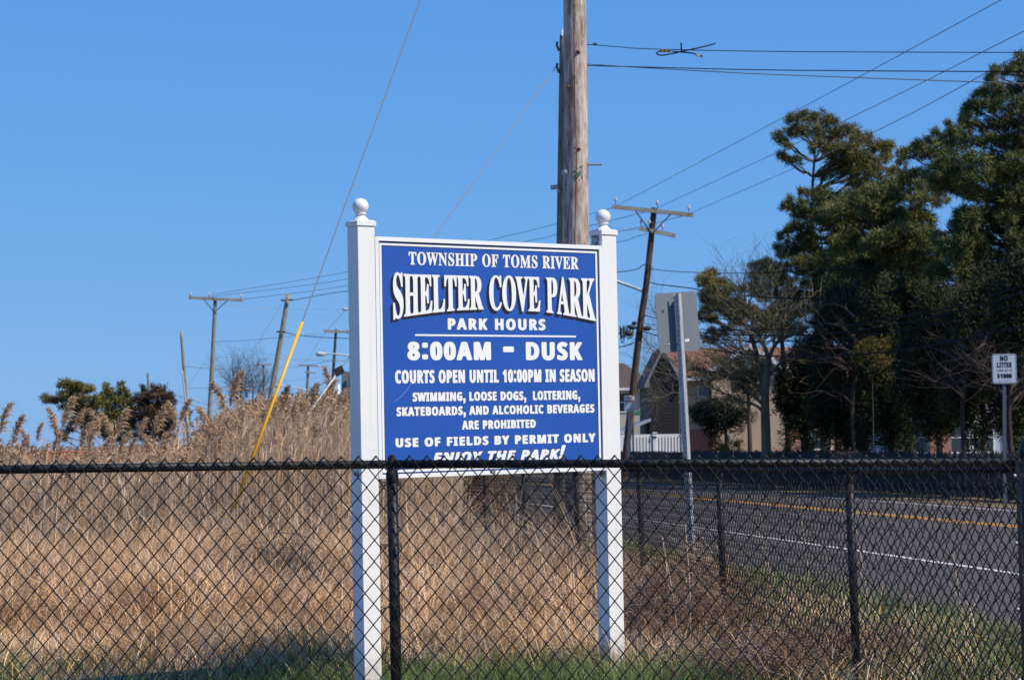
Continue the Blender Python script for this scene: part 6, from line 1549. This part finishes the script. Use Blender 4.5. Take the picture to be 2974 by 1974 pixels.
# arching bunches of pale grass
def bunch(label, c, n, H, side, spread=.35, w=.0045):
    P = np.zeros((n, 3)); P[:, 0] = c[0] + rng.normal(0, .07, n); P[:, 1] = c[1] + rng.normal(0, .1, n)
    D = np.stack([np.full(n, side) + rng.normal(0, spread, n), rng.normal(0, spread, n)], -1)
    mb = MB(); blades(mb, P, rng.uniform(.6, 1.1, n) * H, D, rng.uniform(.25, .95, n), np.full(n, w), 6)
    tag(link('grass_tussock', mb, M_STALK), label, 'grass tussock')
bunch('pale bunch of long grass arching left under the right half of the sign', GP(1690, 17.0), 90, 1.05, -1)
bunch('golden tussock leaning left beside the steel sign post foot', GP(2075, 17.5), 110, .75, -.6)
bunch('straw tussock at the foot of the fence post below the sign', GP(1425, 14.5), 120, .55, .5)
bunch('straw tussock standing left of the right sign post foot', GP(1500, 13.9), 110, .5, -.4)
# thin weed stalks on the verge
for px, Zz, h, wl_ in ((2350, 13, .95, 'tall thin dry weed stalk between the two nearest roadside fence posts'), (2520, 12.2, .8, 'thin dry weed stalk just right of the nearest roadside fence post'), (2235, 14, .75, 'thin dry weed stalk right of the second roadside fence post, against the asphalt'), (2790, 10.4, .7, 'thin dry weed stalk nearest the fence corner at right'), (1960, 12.4, .72, 'left one of two thin pale weed stalks in the red brown bramble'), (1990, 12.0, .8, 'right one of two thin pale weed stalks in the red brown bramble')):
    c = GX(px, Zz); t = thing('weed_stalk', wl_, 'weed', c, 'single dry weed stalks by the roadside fence')
    top = c + Vector((random.uniform(-.12, .02), 0, h))
    link('stem', MB().tube(catmull([c, c.lerp(top, .5) + Vector((.015, 0, 0)), top], 4), .0022, 4), M_STALK, t)
    lf = MB(); Pl = np.array([tuple(c.lerp(top, f)) for f in np.linspace(.4, 1, 7)])
    blades(lf, Pl, rng.uniform(.04, .12, 7), rng.normal(size=(7, 2)), rng.uniform(.4, 1.2, 7), np.full(7, .004), 2)
    link('leaf', lf, M_STALK, t)
# dandelions
MY = mat('dandelion yellow', (.75, .50, .01), .7)
dm = MB().lathe([(.0001, .006), (.008, .008), (.016, .004), (.014, -.003), (.003, -.006)], (0, 0, .10), seg=9)
dm = dm.mesh('head'); sm_ = MB().tube([(0, 0, 0), (.004, 0, .05), (0, 0, .096)], .002, 4).mesh('stem')
for i, (px, Zz) in enumerate(((2582, 13.9), (2598, 13.8), (2790, 12.6), (2825, 12.5), (2745, 12.9), (2200, 19.8), (2215, 20), (2675, 13.2), (2840, 12.3))):
    c = GX(px, Zz); t = thing('dandelion', 'tiny yellow dandelion in the verge grass by the road', 'flower', c, 'dandelions in the verge')
    for n_, me_, mt_ in (('stem', sm_, M_GRASS), ('head', dm, MY)):
        o_ = link(n_, me_, mt_, t); o_.matrix_parent_inverse = Matrix.Identity(4)
for me in (): pass
print('objects', len(scene.objects), 'tris', sum(sum(len(p.vertices) - 2 for p in o.data.polygons) if len(o.data.polygons) < 2000 else int(len(o.data.loops) * .5) for o in scene.objects if o.type == 'MESH'))
